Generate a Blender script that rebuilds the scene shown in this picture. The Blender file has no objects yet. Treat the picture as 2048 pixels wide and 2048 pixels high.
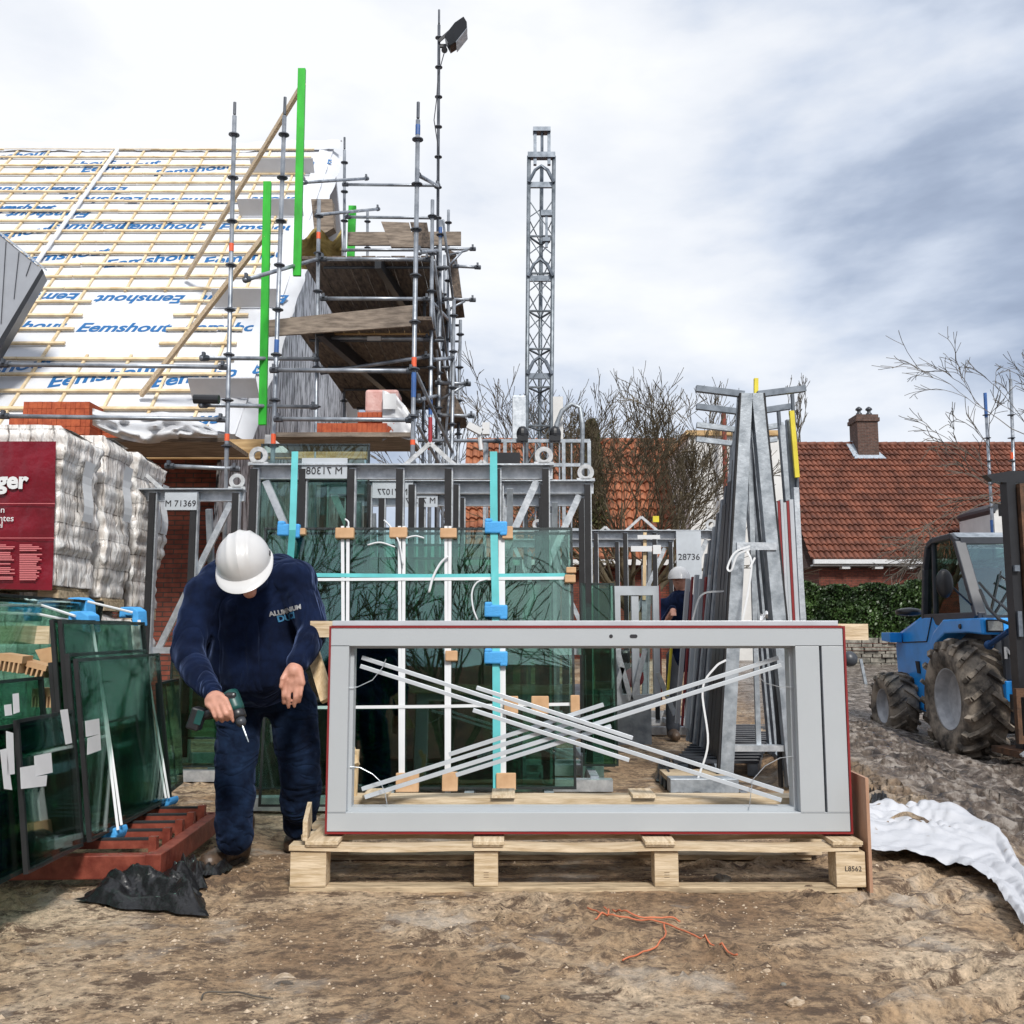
import bpy, math, random
import numpy as np
from mathutils import Vector, Matrix
R=math.radians
S=bpy.context.scene
COL=S.collection
# ---------------- camera, sky, sun, exposure ----------------
CAMH=1.13; F=1950.0; PITCH=math.atan(238/1950)
cd=bpy.data.cameras.new('camera'); cam=bpy.data.objects.new('camera',cd); COL.objects.link(cam)
cam.location=(0,0,CAMH); cam.rotation_euler=(R(90)+PITCH,0,0)
cd.sensor_width=36; cd.lens=36*F/2048; cd.clip_start=.05; cd.clip_end=2000
S.camera=cam
S.render.resolution_x=1024; S.render.resolution_y=1024
S.view_settings.view_transform='Standard'; S.view_settings.look='None'; S.view_settings.exposure=0.50; S.view_settings.gamma=1
SUN_EL=R(43); SUN_AZ=R(163)
w=bpy.data.worlds.new('World'); S.world=w; w.use_nodes=True
nt=w.node_tree; nt.nodes.clear()
def N(nt,t,**k):
    n=nt.nodes.new(t)
    for a,b in k.items():
        if a.startswith('i_'):
            n.inputs[a[2:].replace('_',' ')].default_value=b
        else: setattr(n,a,b)
    return n
def ramp(nt,stops):
    n=nt.nodes.new('ShaderNodeValToRGB'); e=n.color_ramp.elements
    while len(e)<len(stops): e.new(.5)
    for el,(p,c) in zip(e,stops):
        el.position=p; el.color=(c[0],c[1],c[2],1) if hasattr(c,'__len__') else (c,c,c,1)
    return n
sky=N(nt,'ShaderNodeTexSky',sky_type='NISHITA',sun_disc=False); sky.sun_elevation=SUN_EL; sky.sun_rotation=SUN_AZ
sc=N(nt,'ShaderNodeVectorMath',operation='SCALE'); sc.inputs['Scale'].default_value=.10
nt.links.new(sky.outputs[0],sc.inputs[0])
tc=N(nt,'ShaderNodeTexCoord'); mp=N(nt,'ShaderNodeMapping'); mp.inputs['Scale'].default_value=(1.0,1.0,2.5); mp.inputs['Rotation'].default_value=(0,R(-9),0); mp.inputs['Location'].default_value=(3.1,.5,.35)
nt.links.new(tc.outputs['Generated'],mp.inputs[0])
n1=N(nt,'ShaderNodeTexNoise',i_Scale=2.0,i_Detail=7.0,i_Roughness=.52,i_Distortion=.15)
nt.links.new(mp.outputs[0],n1.inputs['Vector'])
cr=ramp(nt,[(.30,(.16,.20,.29)),(.39,(.31,.365,.47)),(.46,(.49,.54,.63)),(.53,(.64,.665,.71)),(.62,(.74,.75,.765))])
nt.links.new(n1.outputs[0],cr.inputs[0])
mx=N(nt,'ShaderNodeMix',data_type='RGBA'); mx.inputs[0].default_value=.93
nt.links.new(sc.outputs[0],mx.inputs[6]); nt.links.new(cr.outputs[0],mx.inputs[7])
bg=N(nt,'ShaderNodeBackground'); bg.inputs[1].default_value=1.0
ow=N(nt,'ShaderNodeOutputWorld')
nt.links.new(mx.outputs[2],bg.inputs[0]); nt.links.new(bg.outputs[0],ow.inputs[0])
ld=bpy.data.lights.new('sun','SUN'); ld.energy=2.7; ld.angle=R(10); ld.color=(1,.96,.9)
sun=bpy.data.objects.new('sun',ld); COL.objects.link(sun)
_d=Vector((math.sin(SUN_AZ)*math.cos(SUN_EL),math.cos(SUN_AZ)*math.cos(SUN_EL),math.sin(SUN_EL)))
sun.rotation_euler=_d.to_track_quat('Z','Y').to_euler()
try:
    S.cycles.transparent_max_bounces=40; S.cycles.max_bounces=8
except Exception: pass

# ---------------- pixel helpers (2048 px photo coordinates) ----------------
def ray(x,y):
    dx=(x-1024)/F; dz=-(y-1024)/F
    c,s=math.cos(PITCH),math.sin(PITCH)
    return Vector((dx, c-dz*s, s+dz*c))
def P(x,y,Y):
    r=ray(x,y); return Vector((r.x*Y/r.y, Y, CAMH+r.z*Y/r.y))
def G(x,y,z=0.0):
    r=ray(x,y); t=(z-CAMH)/r.z
    return Vector((r.x*t,r.y*t,z))
def sstep(a,b,x):
    t=np.clip((x-a)/(b-a),0,1); return t*t*(3-2*t)
def gz(x,y):
    d=x-1.75-.30*(y-4.4)
    z=-.24*sstep(0,1.6,d)*(1-sstep(12.5,19,y))
    z=z+.42*sstep(14,23,y)
    return z
_rs=np.random.RandomState(5); _tab=_rs.rand(256,256)
def vnoise(x,y):
    x=np.asarray(x,float); y=np.asarray(y,float)
    xi=np.floor(x).astype(int); yi=np.floor(y).astype(int); fx=x-xi; fy=y-yi
    fx=fx*fx*(3-2*fx); fy=fy*fy*(3-2*fy)
    a=_tab[xi%256,yi%256]; b=_tab[(xi+1)%256,yi%256]; c=_tab[xi%256,(yi+1)%256]; d=_tab[(xi+1)%256,(yi+1)%256]
    return (a*(1-fx)+b*fx)*(1-fy)+(c*(1-fx)+d*fx)*fy
def fbm(x,y,o=4):
    s=0; a=.5
    for i in range(o):
        s=s+a*vnoise(x*2**i+17*i,y*2**i+31*i); a*=.5
    return s
# ---------------- materials ----------------
def mat(name,col,rough=.6,metal=0.0,var=.12,scale=6,bump=0.0,bscale=40,col2=None,stretch=(1,1,1),coat=0.0,detail=5,spec=.5,lo=.35,hi=.65):
    m=bpy.data.materials.new(name); m.use_nodes=True; t=m.node_tree
    b=t.nodes['Principled BSDF']
    b.inputs['Roughness'].default_value=rough; b.inputs['Metallic'].default_value=metal
    b.inputs['Specular IOR Level'].default_value=spec
    if coat: b.inputs['Coat Weight'].default_value=coat; b.inputs['Coat Roughness'].default_value=.15
    tcn=N(t,'ShaderNodeTexCoord'); mpn=N(t,'ShaderNodeMapping'); mpn.inputs['Scale'].default_value=stretch
    t.links.new(tcn.outputs['Object'],mpn.inputs[0])
    nn=N(t,'ShaderNodeTexNoise',i_Scale=float(scale),i_Detail=float(detail),i_Roughness=.6)
    t.links.new(mpn.outputs[0],nn.inputs['Vector'])
    c1=tuple(c*(1-var) for c in col) if col2 is None else col
    c2=tuple(min(1,c*(1+var)) for c in col) if col2 is None else col2
    rr=ramp(t,[(lo,c1),(hi,c2)])
    t.links.new(nn.outputs[0],rr.inputs[0]); t.links.new(rr.outputs[0],b.inputs['Base Color'])
    if bump:
        bn=N(t,'ShaderNodeTexNoise',i_Scale=float(bscale),i_Detail=4.0); t.links.new(mpn.outputs[0],bn.inputs['Vector'])
        bb=N(t,'ShaderNodeBump'); bb.inputs['Strength'].default_value=min(1,bump); bb.inputs['Distance'].default_value=.01*max(1,bump)
        t.links.new(bn.outputs[0],bb.inputs['Height']); t.links.new(bb.outputs[0],b.inputs['Normal'])
    return m
def brickmat(name,c1,c2,mortar,axes='xz',bw=.22,bh=.0625,ms=.008,offset=.5,rough=.85):
    m=bpy.data.materials.new(name); m.use_nodes=True; t=m.node_tree; b=t.nodes['Principled BSDF']; b.inputs['Roughness'].default_value=rough
    tcn=N(t,'ShaderNodeTexCoord'); sp=N(t,'ShaderNodeSeparateXYZ'); cb=N(t,'ShaderNodeCombineXYZ')
    t.links.new(tcn.outputs['Object'],sp.inputs[0])
    if axes=='xyz':   # works on any upright face
        ad=N(t,'ShaderNodeMath',operation='ADD'); t.links.new(sp.outputs[0],ad.inputs[0]); t.links.new(sp.outputs[1],ad.inputs[1])
        t.links.new(ad.outputs[0],cb.inputs[0]); t.links.new(sp.outputs[2],cb.inputs[1])
    else:
        t.links.new(sp.outputs['xyz'.index(axes[0])],cb.inputs[0]); t.links.new(sp.outputs['xyz'.index(axes[1])],cb.inputs[1])
    br=N(t,'ShaderNodeTexBrick'); br.offset=offset
    br.inputs['Scale'].default_value=1; br.inputs['Brick Width'].default_value=bw; br.inputs['Row Height'].default_value=bh; br.inputs['Mortar Size'].default_value=ms; br.inputs['Mortar Smooth'].default_value=.3
    br.inputs['Color1'].default_value=(*c1,1); br.inputs['Color2'].default_value=(*c2,1); br.inputs['Mortar'].default_value=(*mortar,1)
    t.links.new(cb.outputs[0],br.inputs['Vector'])
    nn=N(t,'ShaderNodeTexNoise',i_Scale=9.0,i_Detail=5.0); t.links.new(tcn.outputs['Object'],nn.inputs['Vector'])
    rr=ramp(t,[(.3,.65),(.7,1.25)]); t.links.new(nn.outputs[0],rr.inputs[0])
    mm=N(t,'ShaderNodeMix',data_type='RGBA',blend_type='MULTIPLY'); mm.inputs[0].default_value=1
    t.links.new(br.outputs[0],mm.inputs[6]); t.links.new(rr.outputs[0],mm.inputs[7]); t.links.new(mm.outputs[2],b.inputs['Base Color'])
    bb=N(t,'ShaderNodeBump',invert=True); bb.inputs['Strength'].default_value=.6; bb.inputs['Distance'].default_value=.008
    t.links.new(br.outputs['Fac'],bb.inputs['Height']); t.links.new(bb.outputs[0],b.inputs['Normal'])
    return m
def glassmat(name,tint,rough=.01,refl=1.0,base=.03,wave=0.0):
    m=bpy.data.materials.new(name); m.use_nodes=True; t=m.node_tree; t.nodes.clear()
    o=N(t,'ShaderNodeOutputMaterial'); tr=N(t,'ShaderNodeBsdfTransparent'); tr.inputs[0].default_value=(*tint,1)
    gl=N(t,'ShaderNodeBsdfGlossy'); gl.inputs[0].default_value=(refl*.92,refl,refl*.97,1); gl.inputs['Roughness'].default_value=rough
    lw=N(t,'ShaderNodeLayerWeight'); lw.inputs[0].default_value=.5
    pw=N(t,'ShaderNodeMath',operation='POWER'); pw.inputs[1].default_value=5; t.links.new(lw.outputs['Facing'],pw.inputs[0])
    ad=N(t,'ShaderNodeMath',operation='MULTIPLY_ADD',use_clamp=True); ad.inputs[1].default_value=.9; ad.inputs[2].default_value=base; t.links.new(pw.outputs[0],ad.inputs[0])
    mxs=N(t,'ShaderNodeMixShader'); t.links.new(ad.outputs[0],mxs.inputs[0]); t.links.new(tr.outputs[0],mxs.inputs[1]); t.links.new(gl.outputs[0],mxs.inputs[2]); t.links.new(mxs.outputs[0],o.inputs[0])
    tcn=N(t,'ShaderNodeTexCoord'); nn=N(t,'ShaderNodeTexNoise',i_Scale=1.3,i_Detail=2.0); t.links.new(tcn.outputs['Object'],nn.inputs['Vector'])
    bb=N(t,'ShaderNodeBump'); bb.inputs['Strength'].default_value=.12+wave; bb.inputs['Distance'].default_value=.02; t.links.new(nn.outputs[0],bb.inputs['Height']); t.links.new(bb.outputs[0],gl.inputs['Normal'])
    return m
M={}
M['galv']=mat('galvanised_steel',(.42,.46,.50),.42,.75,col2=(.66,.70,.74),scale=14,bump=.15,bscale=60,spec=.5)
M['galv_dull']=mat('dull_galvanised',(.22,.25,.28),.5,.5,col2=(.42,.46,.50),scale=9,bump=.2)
M['mast_steel']=mat('weathered_mast_steel',(.10,.12,.14),.5,.5,col2=(.24,.27,.30),scale=9)
M['galv_dark']=mat('dark_galvanised',(.10,.12,.145),.45,.5,col2=(.20,.23,.27),scale=9)
M['tube']=mat('scaffold_tube_metal',(.16,.18,.21),.42,.6,col2=(.40,.43,.47),scale=5,bump=.1)
M['tube_dark']=mat('dark_tube_metal',(.05,.06,.075),.5,.4,col2=(.11,.12,.14),scale=5)
M['rubber']=mat('black_rubber',(.012,.012,.014),.75,0,var=.3)
M['ring']=mat('worn_white_paint',(.30,.31,.32),.6,0,col2=(.52,.53,.54),scale=25)
M['black']=mat('black_paint',(.016,.017,.02),.35,0,var=.2)
M['charcoal']=mat('charcoal_paint',(.04,.045,.055),.4,0,var=.15)
M['alu']=mat('grey_coated_frame',(.40,.43,.455),.38,0,var=.025,scale=2,spec=.45)
M['alu_light']=mat('light_grey_profile',(.50,.54,.58),.35,.2,var=.08,scale=5)
M['alu_dark']=mat('dark_grey_profile',(.09,.105,.125),.4,.3,var=.2,scale=5)
M['red']=mat('dark_red_gasket',(.20,.012,.014),.5,0,var=.1)
M['white']=mat('white_plastic',(.62,.63,.64),.5,0,var=.04)
M['strap']=mat('white_strap',(.64,.66,.68),.45,0,var=.05)
M['cyan']=mat('cyan_strap',(.10,.46,.48),.4,0,var=.15,scale=4)
M['blue_foam']=mat('blue_foam_clamp',(.06,.33,.70),.7,0,var=.15,bump=.3,bscale=90)
M['wood']=mat('pale_pine',(.43,.32,.19),.7,0,col2=(.68,.56,.40),scale=7,stretch=(1,9,9),bump=.25,bscale=20)
M['wood_y']=mat('pale_pine_board',(.43,.32,.19),.7,0,col2=(.68,.56,.40),scale=7,stretch=(9,1,9),bump=.25,bscale=20)
M['wood_z']=mat('pine_upright',(.48,.34,.18),.65,0,col2=(.68,.53,.33),scale=7,stretch=(9,9,1),bump=.25,bscale=20)
M['wood_dirty']=mat('dirty_pine',(.16,.115,.07),.8,0,col2=(.52,.41,.27),scale=5,stretch=(1,7,7),bump=.4,bscale=20,lo=.3,hi=.55)
M['batten']=mat('roof_batten_pine',(.52,.39,.22),.7,0,col2=(.74,.61,.41),scale=5)
M['beam']=mat('timber_beam',(.33,.20,.08),.7,0,col2=(.58,.40,.20),scale=3,stretch=(1,8,8),bump=.3)
M['plank_grey']=mat('weathered_plank',(.12,.095,.075),.85,0,col2=(.30,.245,.195),scale=4,stretch=(1,6,6),bump=.5)
M['plank_dark']=mat('dark_deck_plank',(.05,.04,.034),.85,0,col2=(.17,.13,.10),scale=5,stretch=(5,1,5),bump=.5)
M['ply']=mat('brown_plywood',(.34,.19,.12),.55,0,col2=(.44,.27,.18),scale=3,stretch=(6,6,1),bump=.1)
M['card']=mat('cardboard',(.42,.25,.13),.85,0,col2=(.55,.35,.20),scale=8)
M['paper']=mat('white_paper',(.62,.63,.64),.8,0,var=.06)
M['ink']=mat('black_ink',(.02,.02,.025),.7,0,var=0)
M['blue_ink']=mat('blue_print',(.004,.11,.31),.6,0,var=.06)
M['membrane']=mat('white_membrane',(.60,.62,.66),.55,0,var=.04,scale=3,bump=.8,bscale=3.2)
M['green']=mat('bright_green_paint',(.012,.36,.016),.55,0,var=.3,scale=6,stretch=(1,1,.3))
M['rust_red']=mat('red_oxide_paint',(.13,.022,.013),.5,.1,col2=(.27,.065,.04),scale=12,bump=.2)
M['ochre']=mat('yellow_fleece',(.20,.15,.045),.95,0,col2=(.36,.28,.10),scale=7,bump=.8)
M['blue']=mat('blue_machine_paint',(.022,.33,.88),.32,0,var=.12,coat=.4,scale=3)
M['blue_dark']=mat('deep_blue_panel',(.008,.07,.22),.5,0,var=.2)
M['tyre']=mat('muddy_tyre',(.06,.052,.045),.85,0,col2=(.38,.32,.255),scale=5,bump=.6,bscale=30,lo=.38,hi=.62)
M['rim']=mat('grey_rim',(.36,.37,.39),.5,.1,col2=(.55,.56,.58),scale=9)
M['rust']=mat('rusty_mast',(.06,.035,.022),.7,.3,col2=(.17,.085,.045),scale=10,bump=.4)
M['red_ox']=mat('red_sleeve_paint',(.32,.02,.03),.5,0,var=.1); M['orange']=mat('orange_mark',(.70,.10,.03),.5,0,var=.1); M['blue_mark']=mat('blue_pole_paint',(.03,.10,.30),.5,0,var=.15)
M['glass']=glassmat('green_tinted_glass',(.885,.945,.925),base=.045)
M['glass_d']=glassmat('dark_green_glass',(.69,.83,.77),base=.035)
M['glass_l']=glassmat('pale_glass',(.90,.96,.94),base=.04)
M['cabglass']=glassmat('cab_glass',(.45,.56,.53),base=.10)
M['windscreen']=glassmat('windscreen_glass',(.70,.86,.84),base=.22,rough=.02)
M['brick']=brickmat('red_brick_wall',(.13,.030,.018),(.20,.052,.030),(.05,.035,.028),'xyz')
M['brick_dark']=brickmat('brown_brick',(.070,.034,.024),(.11,.055,.040),(.11,.095,.085),'xyz')
M['brick_new']=brickmat('new_orange_brick',(.33,.065,.022),(.42,.10,.035),(.10,.022,.01),'xyz',bw=.055,bh=.11,ms=.004,offset=0)
M['brick_beige']=brickmat('pale_brick_pack',(.52,.46,.41),(.64,.58,.53),(.27,.22,.19),'xyz',bw=.085,bh=.21,ms=.005,offset=0)
M['skin']=mat('skin',(.50,.25,.18),.5,0,var=.12,scale=30,bump=.1,bscale=200)
M['helmet']=mat('white_helmet_shell',(.54,.54,.54),.30,0,var=.03,coat=.3)
M['sweater']=mat('navy_fleece',(.0028,.0065,.024),.95,0,col2=(.006,.015,.052),scale=7,bump=2.2,bscale=7,spec=.15,stretch=(2.2,2.2,.8))
M['jeans']=mat('dark_blue_denim',(.003,.007,.022),.9,0,col2=(.010,.026,.066),scale=5,bump=2.0,bscale=9,spec=.15,stretch=(1.2,1.2,1.6),lo=.42,hi=.68)
def cloth(name,c1,c2,vs,dist,sheen,wscale,rot,strength=1.0):
    m=bpy.data.materials.new(name); m.use_nodes=True; t=m.node_tree; b=t.nodes['Principled BSDF']; b.inputs['Roughness'].default_value=.92; b.inputs['Specular IOR Level'].default_value=.12
    b.inputs['Sheen Weight'].default_value=sheen; b.inputs['Sheen Roughness'].default_value=.45; b.inputs['Sheen Tint'].default_value=(.35,.5,1,1)
    tcn=N(t,'ShaderNodeTexCoord'); mp=N(t,'ShaderNodeMapping'); mp.inputs['Scale'].default_value=vs; mp.inputs['Rotation'].default_value=rot; t.links.new(tcn.outputs['Object'],mp.inputs[0])
    n=N(t,'ShaderNodeTexNoise',i_Scale=9.0,i_Detail=6.0,i_Roughness=.65); t.links.new(tcn.outputs['Object'],n.inputs['Vector'])
    r=ramp(t,[(.38,c1),(.66,c2)]); t.links.new(n.outputs[0],r.inputs[0]); t.links.new(r.outputs[0],b.inputs['Base Color'])
    w_=N(t,'ShaderNodeTexNoise',i_Scale=wscale,i_Detail=2.0,i_Roughness=.5,i_Distortion=1.6,noise_dimensions='3D'); t.links.new(mp.outputs[0],w_.inputs['Vector'])
    # ridged noise: sharp crease lines between soft pillows
    a=N(t,'ShaderNodeMath',operation='SUBTRACT'); a.inputs[1].default_value=.5; t.links.new(w_.outputs[0],a.inputs[0]); c=N(t,'ShaderNodeMath',operation='ABSOLUTE'); t.links.new(a.outputs[0],c.inputs[0])
    q=N(t,'ShaderNodeMath',operation='POWER'); q.inputs[1].default_value=.85; t.links.new(c.outputs[0],q.inputs[0])
    bb=N(t,'ShaderNodeBump'); bb.inputs['Strength'].default_value=strength; bb.inputs['Distance'].default_value=dist; t.links.new(q.outputs[0],bb.inputs['Height'])
    f=N(t,'ShaderNodeTexNoise',i_Scale=320.0,i_Detail=2.0); t.links.new(tcn.outputs['Object'],f.inputs['Vector']); b2=N(t,'ShaderNodeBump'); b2.inputs['Strength'].default_value=.35; b2.inputs['Distance'].default_value=.002
    t.links.new(f.outputs[0],b2.inputs['Height']); t.links.new(bb.outputs[0],b2.inputs['Normal']); t.links.new(b2.outputs[0],b.inputs['Normal']); return m
M['sweater']=cloth('navy_fleece',(.0022,.0048,.017),(.0052,.012,.040),(1.6,1.6,.7),.05,.17,2.6,(0,R(18),0))
M['jeans']=cloth('dark_blue_denim',(.0022,.005,.015),(.009,.021,.052),(.9,.9,1.8),.055,.10,3.4,(0,R(-14),0))
M['leather']=mat('brown_leather',(.045,.028,.018),.45,0,col2=(.12,.08,.055),scale=16,bump=.4)
M['sole']=mat('dark_sole',(.02,.017,.014),.8,0,col2=(.09,.07,.05),scale=20)
M['teal']=mat('dark_green_tool',(.006,.055,.05),.4,0,var=.2)
M['bark']=mat('bark',(.055,.042,.026),.9,0,col2=(.125,.10,.058),scale=6,bump=.5)
M['bark_grey']=mat('grey_bark',(.06,.05,.04),.9,0,col2=(.12,.105,.085),scale=6)
M['poly_black']=mat('black_film',(.012,.012,.013),.3,0,var=.2,bump=.9,bscale=25)
M['poly_white']=mat('white_sheet_film',(.58,.59,.61),.35,0,var=.06,bump=.5,bscale=9)
M['poly_dirty']=mat('dirty_white_sheet',(.26,.20,.14),.45,0,col2=(.50,.51,.54),scale=9,bump=1.5,bscale=7,detail=10,lo=.30,hi=.37)
M['stone']=mat('grey_stone',(.10,.095,.08),.9,0,col2=(.30,.28,.24),scale=9,bump=.5)
M['block']=mat('concrete_block',(.16,.17,.19),.9,0,col2=(.28,.29,.31),scale=9,bump=.4)
M['render']=mat('white_render',(.62,.62,.61),.8,0,var=.07,scale=3)
M['grey_panel']=mat('grey_cladding',(.30,.32,.355),.5,.1,var=.04)
M['zinc']=mat('lead_flashing',(.38,.43,.49),.5,.3,var=.2,scale=12)
M['yellow']=mat('yellow_paint',(.62,.52,.03),.5,0,var=.15)
M['redwrap']=mat('red_printed_film',(.105,.0015,.007),.33,0,col2=(.18,.003,.013),scale=3,bump=1.5,bscale=7,coat=.15)
M['clear']=glassmat('clear_film',(.93,.94,.95),base=.12,rough=.15,wave=.6)
M['foil']=mat('silver_foil',(.03,.03,.035),.4,.3,col2=(.62,.63,.65),scale=5,stretch=(3,3,.5),bump=.8,bscale=14,detail=9,lo=.44,hi=.54)
M['orange_cord']=mat('orange_twine',(.50,.15,.07),.7,0,var=.2)
M['seat']=mat('orange_brown_seat',(.25,.07,.035),.7,0,var=.2)
# ---------------- geometry helpers ----------------
def spline(pts,k=6):
    P_=[pts[0]*2-pts[1]]+list(pts)+[pts[-1]*2-pts[-2]]; out=[]
    for i in range(1,len(P_)-2):
        a,b,c,d=P_[i-1],P_[i],P_[i+1],P_[i+2]
        for j in range(k):
            t=j/k; out.append(.5*((2*b)+(c-a)*t+(2*a-5*b+4*c-d)*t*t+(3*b-a-3*c+d)*t**3))
    out.append(P_[-2]); return out
class MB:
    def __init__(s): s.v=[]; s.f=[]
    def add(s,vs,fs):
        o=len(s.v); s.v.extend([tuple(v) for v in vs]); s.f.extend([tuple(i+o for i in f) for f in fs]); return s
    def box(s,c,d,rot=None):
        c=Vector(c); vs=[]
        for z in (-1,1):
            for y in (-1,1):
                for x in (-1,1):
                    q=Vector((x*d[0]/2,y*d[1]/2,z*d[2]/2))
                    if rot is not None: q=rot@q
                    vs.append(c+q)
        return s.add(vs,[(0,2,3,1),(4,5,7,6),(0,1,5,4),(2,6,7,3),(0,4,6,2),(1,3,7,5)])
    def bx(s,x0,x1,y0,y1,z0,z1): return s.box(((x0+x1)/2,(y0+y1)/2,(z0+z1)/2),(abs(x1-x0),abs(y1-y0),abs(z1-z0)))
    def beam(s,p,q,w,h,up=(0,0,1)):
        p=Vector(p); q=Vector(q); d=(q-p); L=d.length; d.normalize(); up=Vector(up)
        if abs(d.dot(up))>.98: up=Vector((0,1,0))
        sd=d.cross(up).normalized(); u=sd.cross(d).normalized()
        return s.box((p+q)/2,(w,L,h),Matrix((sd,d,u)).transposed())
    def tube(s,p,q,r,r2=None,n=8,cap=True):
        p=Vector(p); q=Vector(q); r2=r if r2 is None else r2
        d=(q-p).normalized(); a=d.orthogonal().normalized(); b=d.cross(a)
        vs=[]
        for c,rr in ((p,r),(q,r2)):
            for i in range(n):
                t=2*math.pi*i/n; vs.append(c+(a*math.cos(t)+b*math.sin(t))*rr)
        fs=[(i,(i+1)%n,n+(i+1)%n,n+i) for i in range(n)]
        if cap: fs+=[tuple(range(n-1,-1,-1)),tuple(range(n,2*n))]
        return s.add(vs,fs)
    def path(s,pts,r,n=6,sm=0):
        pts=[Vector(p) for p in pts]
        if sm: pts=spline(pts,sm)
        rs=r if hasattr(r,'__len__') else [r]*len(pts)
        vs=[]; a=None
        for k,p in enumerate(pts):
            d=(pts[min(k+1,len(pts)-1)]-pts[max(k-1,0)]).normalized()
            if a is None: a=d.orthogonal().normalized()
            a=(a-d*a.dot(d)).normalized(); b=d.cross(a)
            for i in range(n):
                t=2*math.pi*i/n; vs.append(p+(a*math.cos(t)+b*math.sin(t))*rs[k])
        fs=[]
        for k in range(len(pts)-1):
            for i in range(n): fs.append((k*n+i,k*n+(i+1)%n,(k+1)*n+(i+1)%n,(k+1)*n+i))
        fs+=[tuple(range(n-1,-1,-1)),tuple(range((len(pts)-1)*n,len(pts)*n))]
        return s.add(vs,fs)
    def ribbon(s,pts,w,up,t=.001,sm=0):
        # flat strap along pts: width vector direction = tangent x up
        pts=[Vector(p) for p in pts]; up=Vector(up); vs=[]
        if sm: pts=spline(pts,sm)
        for k,p in enumerate(pts):
            d=(pts[min(k+1,len(pts)-1)]-pts[max(k-1,0)]).normalized(); sd=d.cross(up).normalized(); u=sd.cross(d)
            for a,b in ((-1,-1),(1,-1),(1,1),(-1,1)): vs.append(p+sd*a*w/2+u*b*t/2)
        fs=[(3,2,1,0)]
        for k in range(len(pts)-1):
            for i in range(4): fs.append((k*4+i,k*4+(i+1)%4,(k+1)*4+(i+1)%4,(k+1)*4+i))
        m=(len(pts)-1)*4; fs.append((m,m+1,m+2,m+3)); return s.add(vs,fs)
    def prism(s,poly,vec):
        poly=[Vector(p) for p in poly]; vec=Vector(vec); n=len(poly)
        vs=poly+[p+vec for p in poly]
        return s.add(vs,[tuple(range(n-1,-1,-1)),tuple(range(n,2*n))]+[(i,(i+1)%n,n+(i+1)%n,n+i) for i in range(n)])
    def grid(s,fn,nu,nv,thick=None):
        vs=[fn(i/nu,j/nv) for j in range(nv+1) for i in range(nu+1)]
        fs=[(j*(nu+1)+i,j*(nu+1)+i+1,(j+1)*(nu+1)+i+1,(j+1)*(nu+1)+i) for j in range(nv) for i in range(nu)]
        return s.add(vs,fs)
    def lathe(s,prof,o,axis=(0,0,1),n=24,cap=True):
        o=Vector(o); d=Vector(axis).normalized(); a=d.orthogonal().normalized(); b=d.cross(a); vs=[]
        for (r,h) in prof:
            for i in range(n):
                t=2*math.pi*i/n; vs.append(o+d*h+(a*math.cos(t)+b*math.sin(t))*r)
        fs=[]
        for k in range(len(prof)-1):
            for i in range(n): fs.append((k*n+i,k*n+(i+1)%n,(k+1)*n+(i+1)%n,(k+1)*n+i))
        if cap: fs+=[tuple(range(n-1,-1,-1)),tuple(range((len(prof)-1)*n,len(prof)*n))]
        return s.add(vs,fs)
    def ell(s,c,r,rot=None,n=14,m=10):
        c=Vector(c); vs=[]
        for j in range(m+1):
            ph=math.pi*j/m
            for i in range(n):
                t=2*math.pi*i/n; q=Vector((r[0]*math.sin(ph)*math.cos(t),r[1]*math.sin(ph)*math.sin(t),r[2]*math.cos(ph)))
                if rot is not None: q=rot@q
                vs.append(c+q)
        fs=[(j*n+i,(j+1)*n+i,(j+1)*n+(i+1)%n,j*n+(i+1)%n) for j in range(m) for i in range(n)]
        return s.add(vs,fs)
    def cap(s,p,q,r1,r2,n=12):
        # tapered capsule
        p=Vector(p); q=Vector(q); d=(q-p).normalized(); L=(q-p).length
        prof=[]
        for k in range(5):
            t=math.pi/2*k/4; prof.append((max(1e-4,r1*math.sin(t)),-r1*math.cos(t)))
        for k in range(5):
            t=math.pi/2*k/4; prof.append((max(1e-4,r2*math.cos(t)),L+r2*math.sin(t)))
        return s.lathe(prof,p,d,n)
def tag(o,label=None,cat=None,group=None,kind=None):
    if label: o['label']=label
    if cat: o['category']=cat
    if group: o['group']=group
    if kind: o['kind']=kind
    return o
def T(name,label,cat,loc=(0,0,0),group=None):
    o=bpy.data.objects.new(name,None); COL.objects.link(o); o.location=loc; o.empty_display_size=.1
    return tag(o,label,cat,group)
def wloc(o):
    l=Vector((0,0,0))
    while o is not None: l+=Vector(o.location); o=o.parent
    return l
def obj(name,mb,m,parent=None,smooth=False,bevel=0,label=None,loc=None):
    me=bpy.data.meshes.new(name)
    off=wloc(parent) if parent is not None else Vector((0,0,0))
    if parent is None:
        if loc is None:
            a=np.array(mb.v); loc=((a[:,0].min()+a[:,0].max())/2,(a[:,1].min()+a[:,1].max())/2,a[:,2].min())
        off=Vector(loc)
    me.from_pydata([(v[0]-off[0],v[1]-off[1],v[2]-off[2]) for v in mb.v],[],mb.f)
    me.materials.append(M[m] if isinstance(m,str) else m)
    if smooth: me.shade_smooth()
    me.update()
    o=bpy.data.objects.new(name,me); COL.objects.link(o)
    if parent is not None: o.parent=parent
    else: o.location=off
    if bevel:
        b=o.modifiers.new('bevel','BEVEL'); b.width=bevel; b.segments=2; b.limit_method='ANGLE'
    if label: o['label']=label
    return o
def thing1(name,mb,m,label,cat,group=None,**k):
    return tag(obj(name,mb,m,None,**k),label,cat,group)
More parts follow.
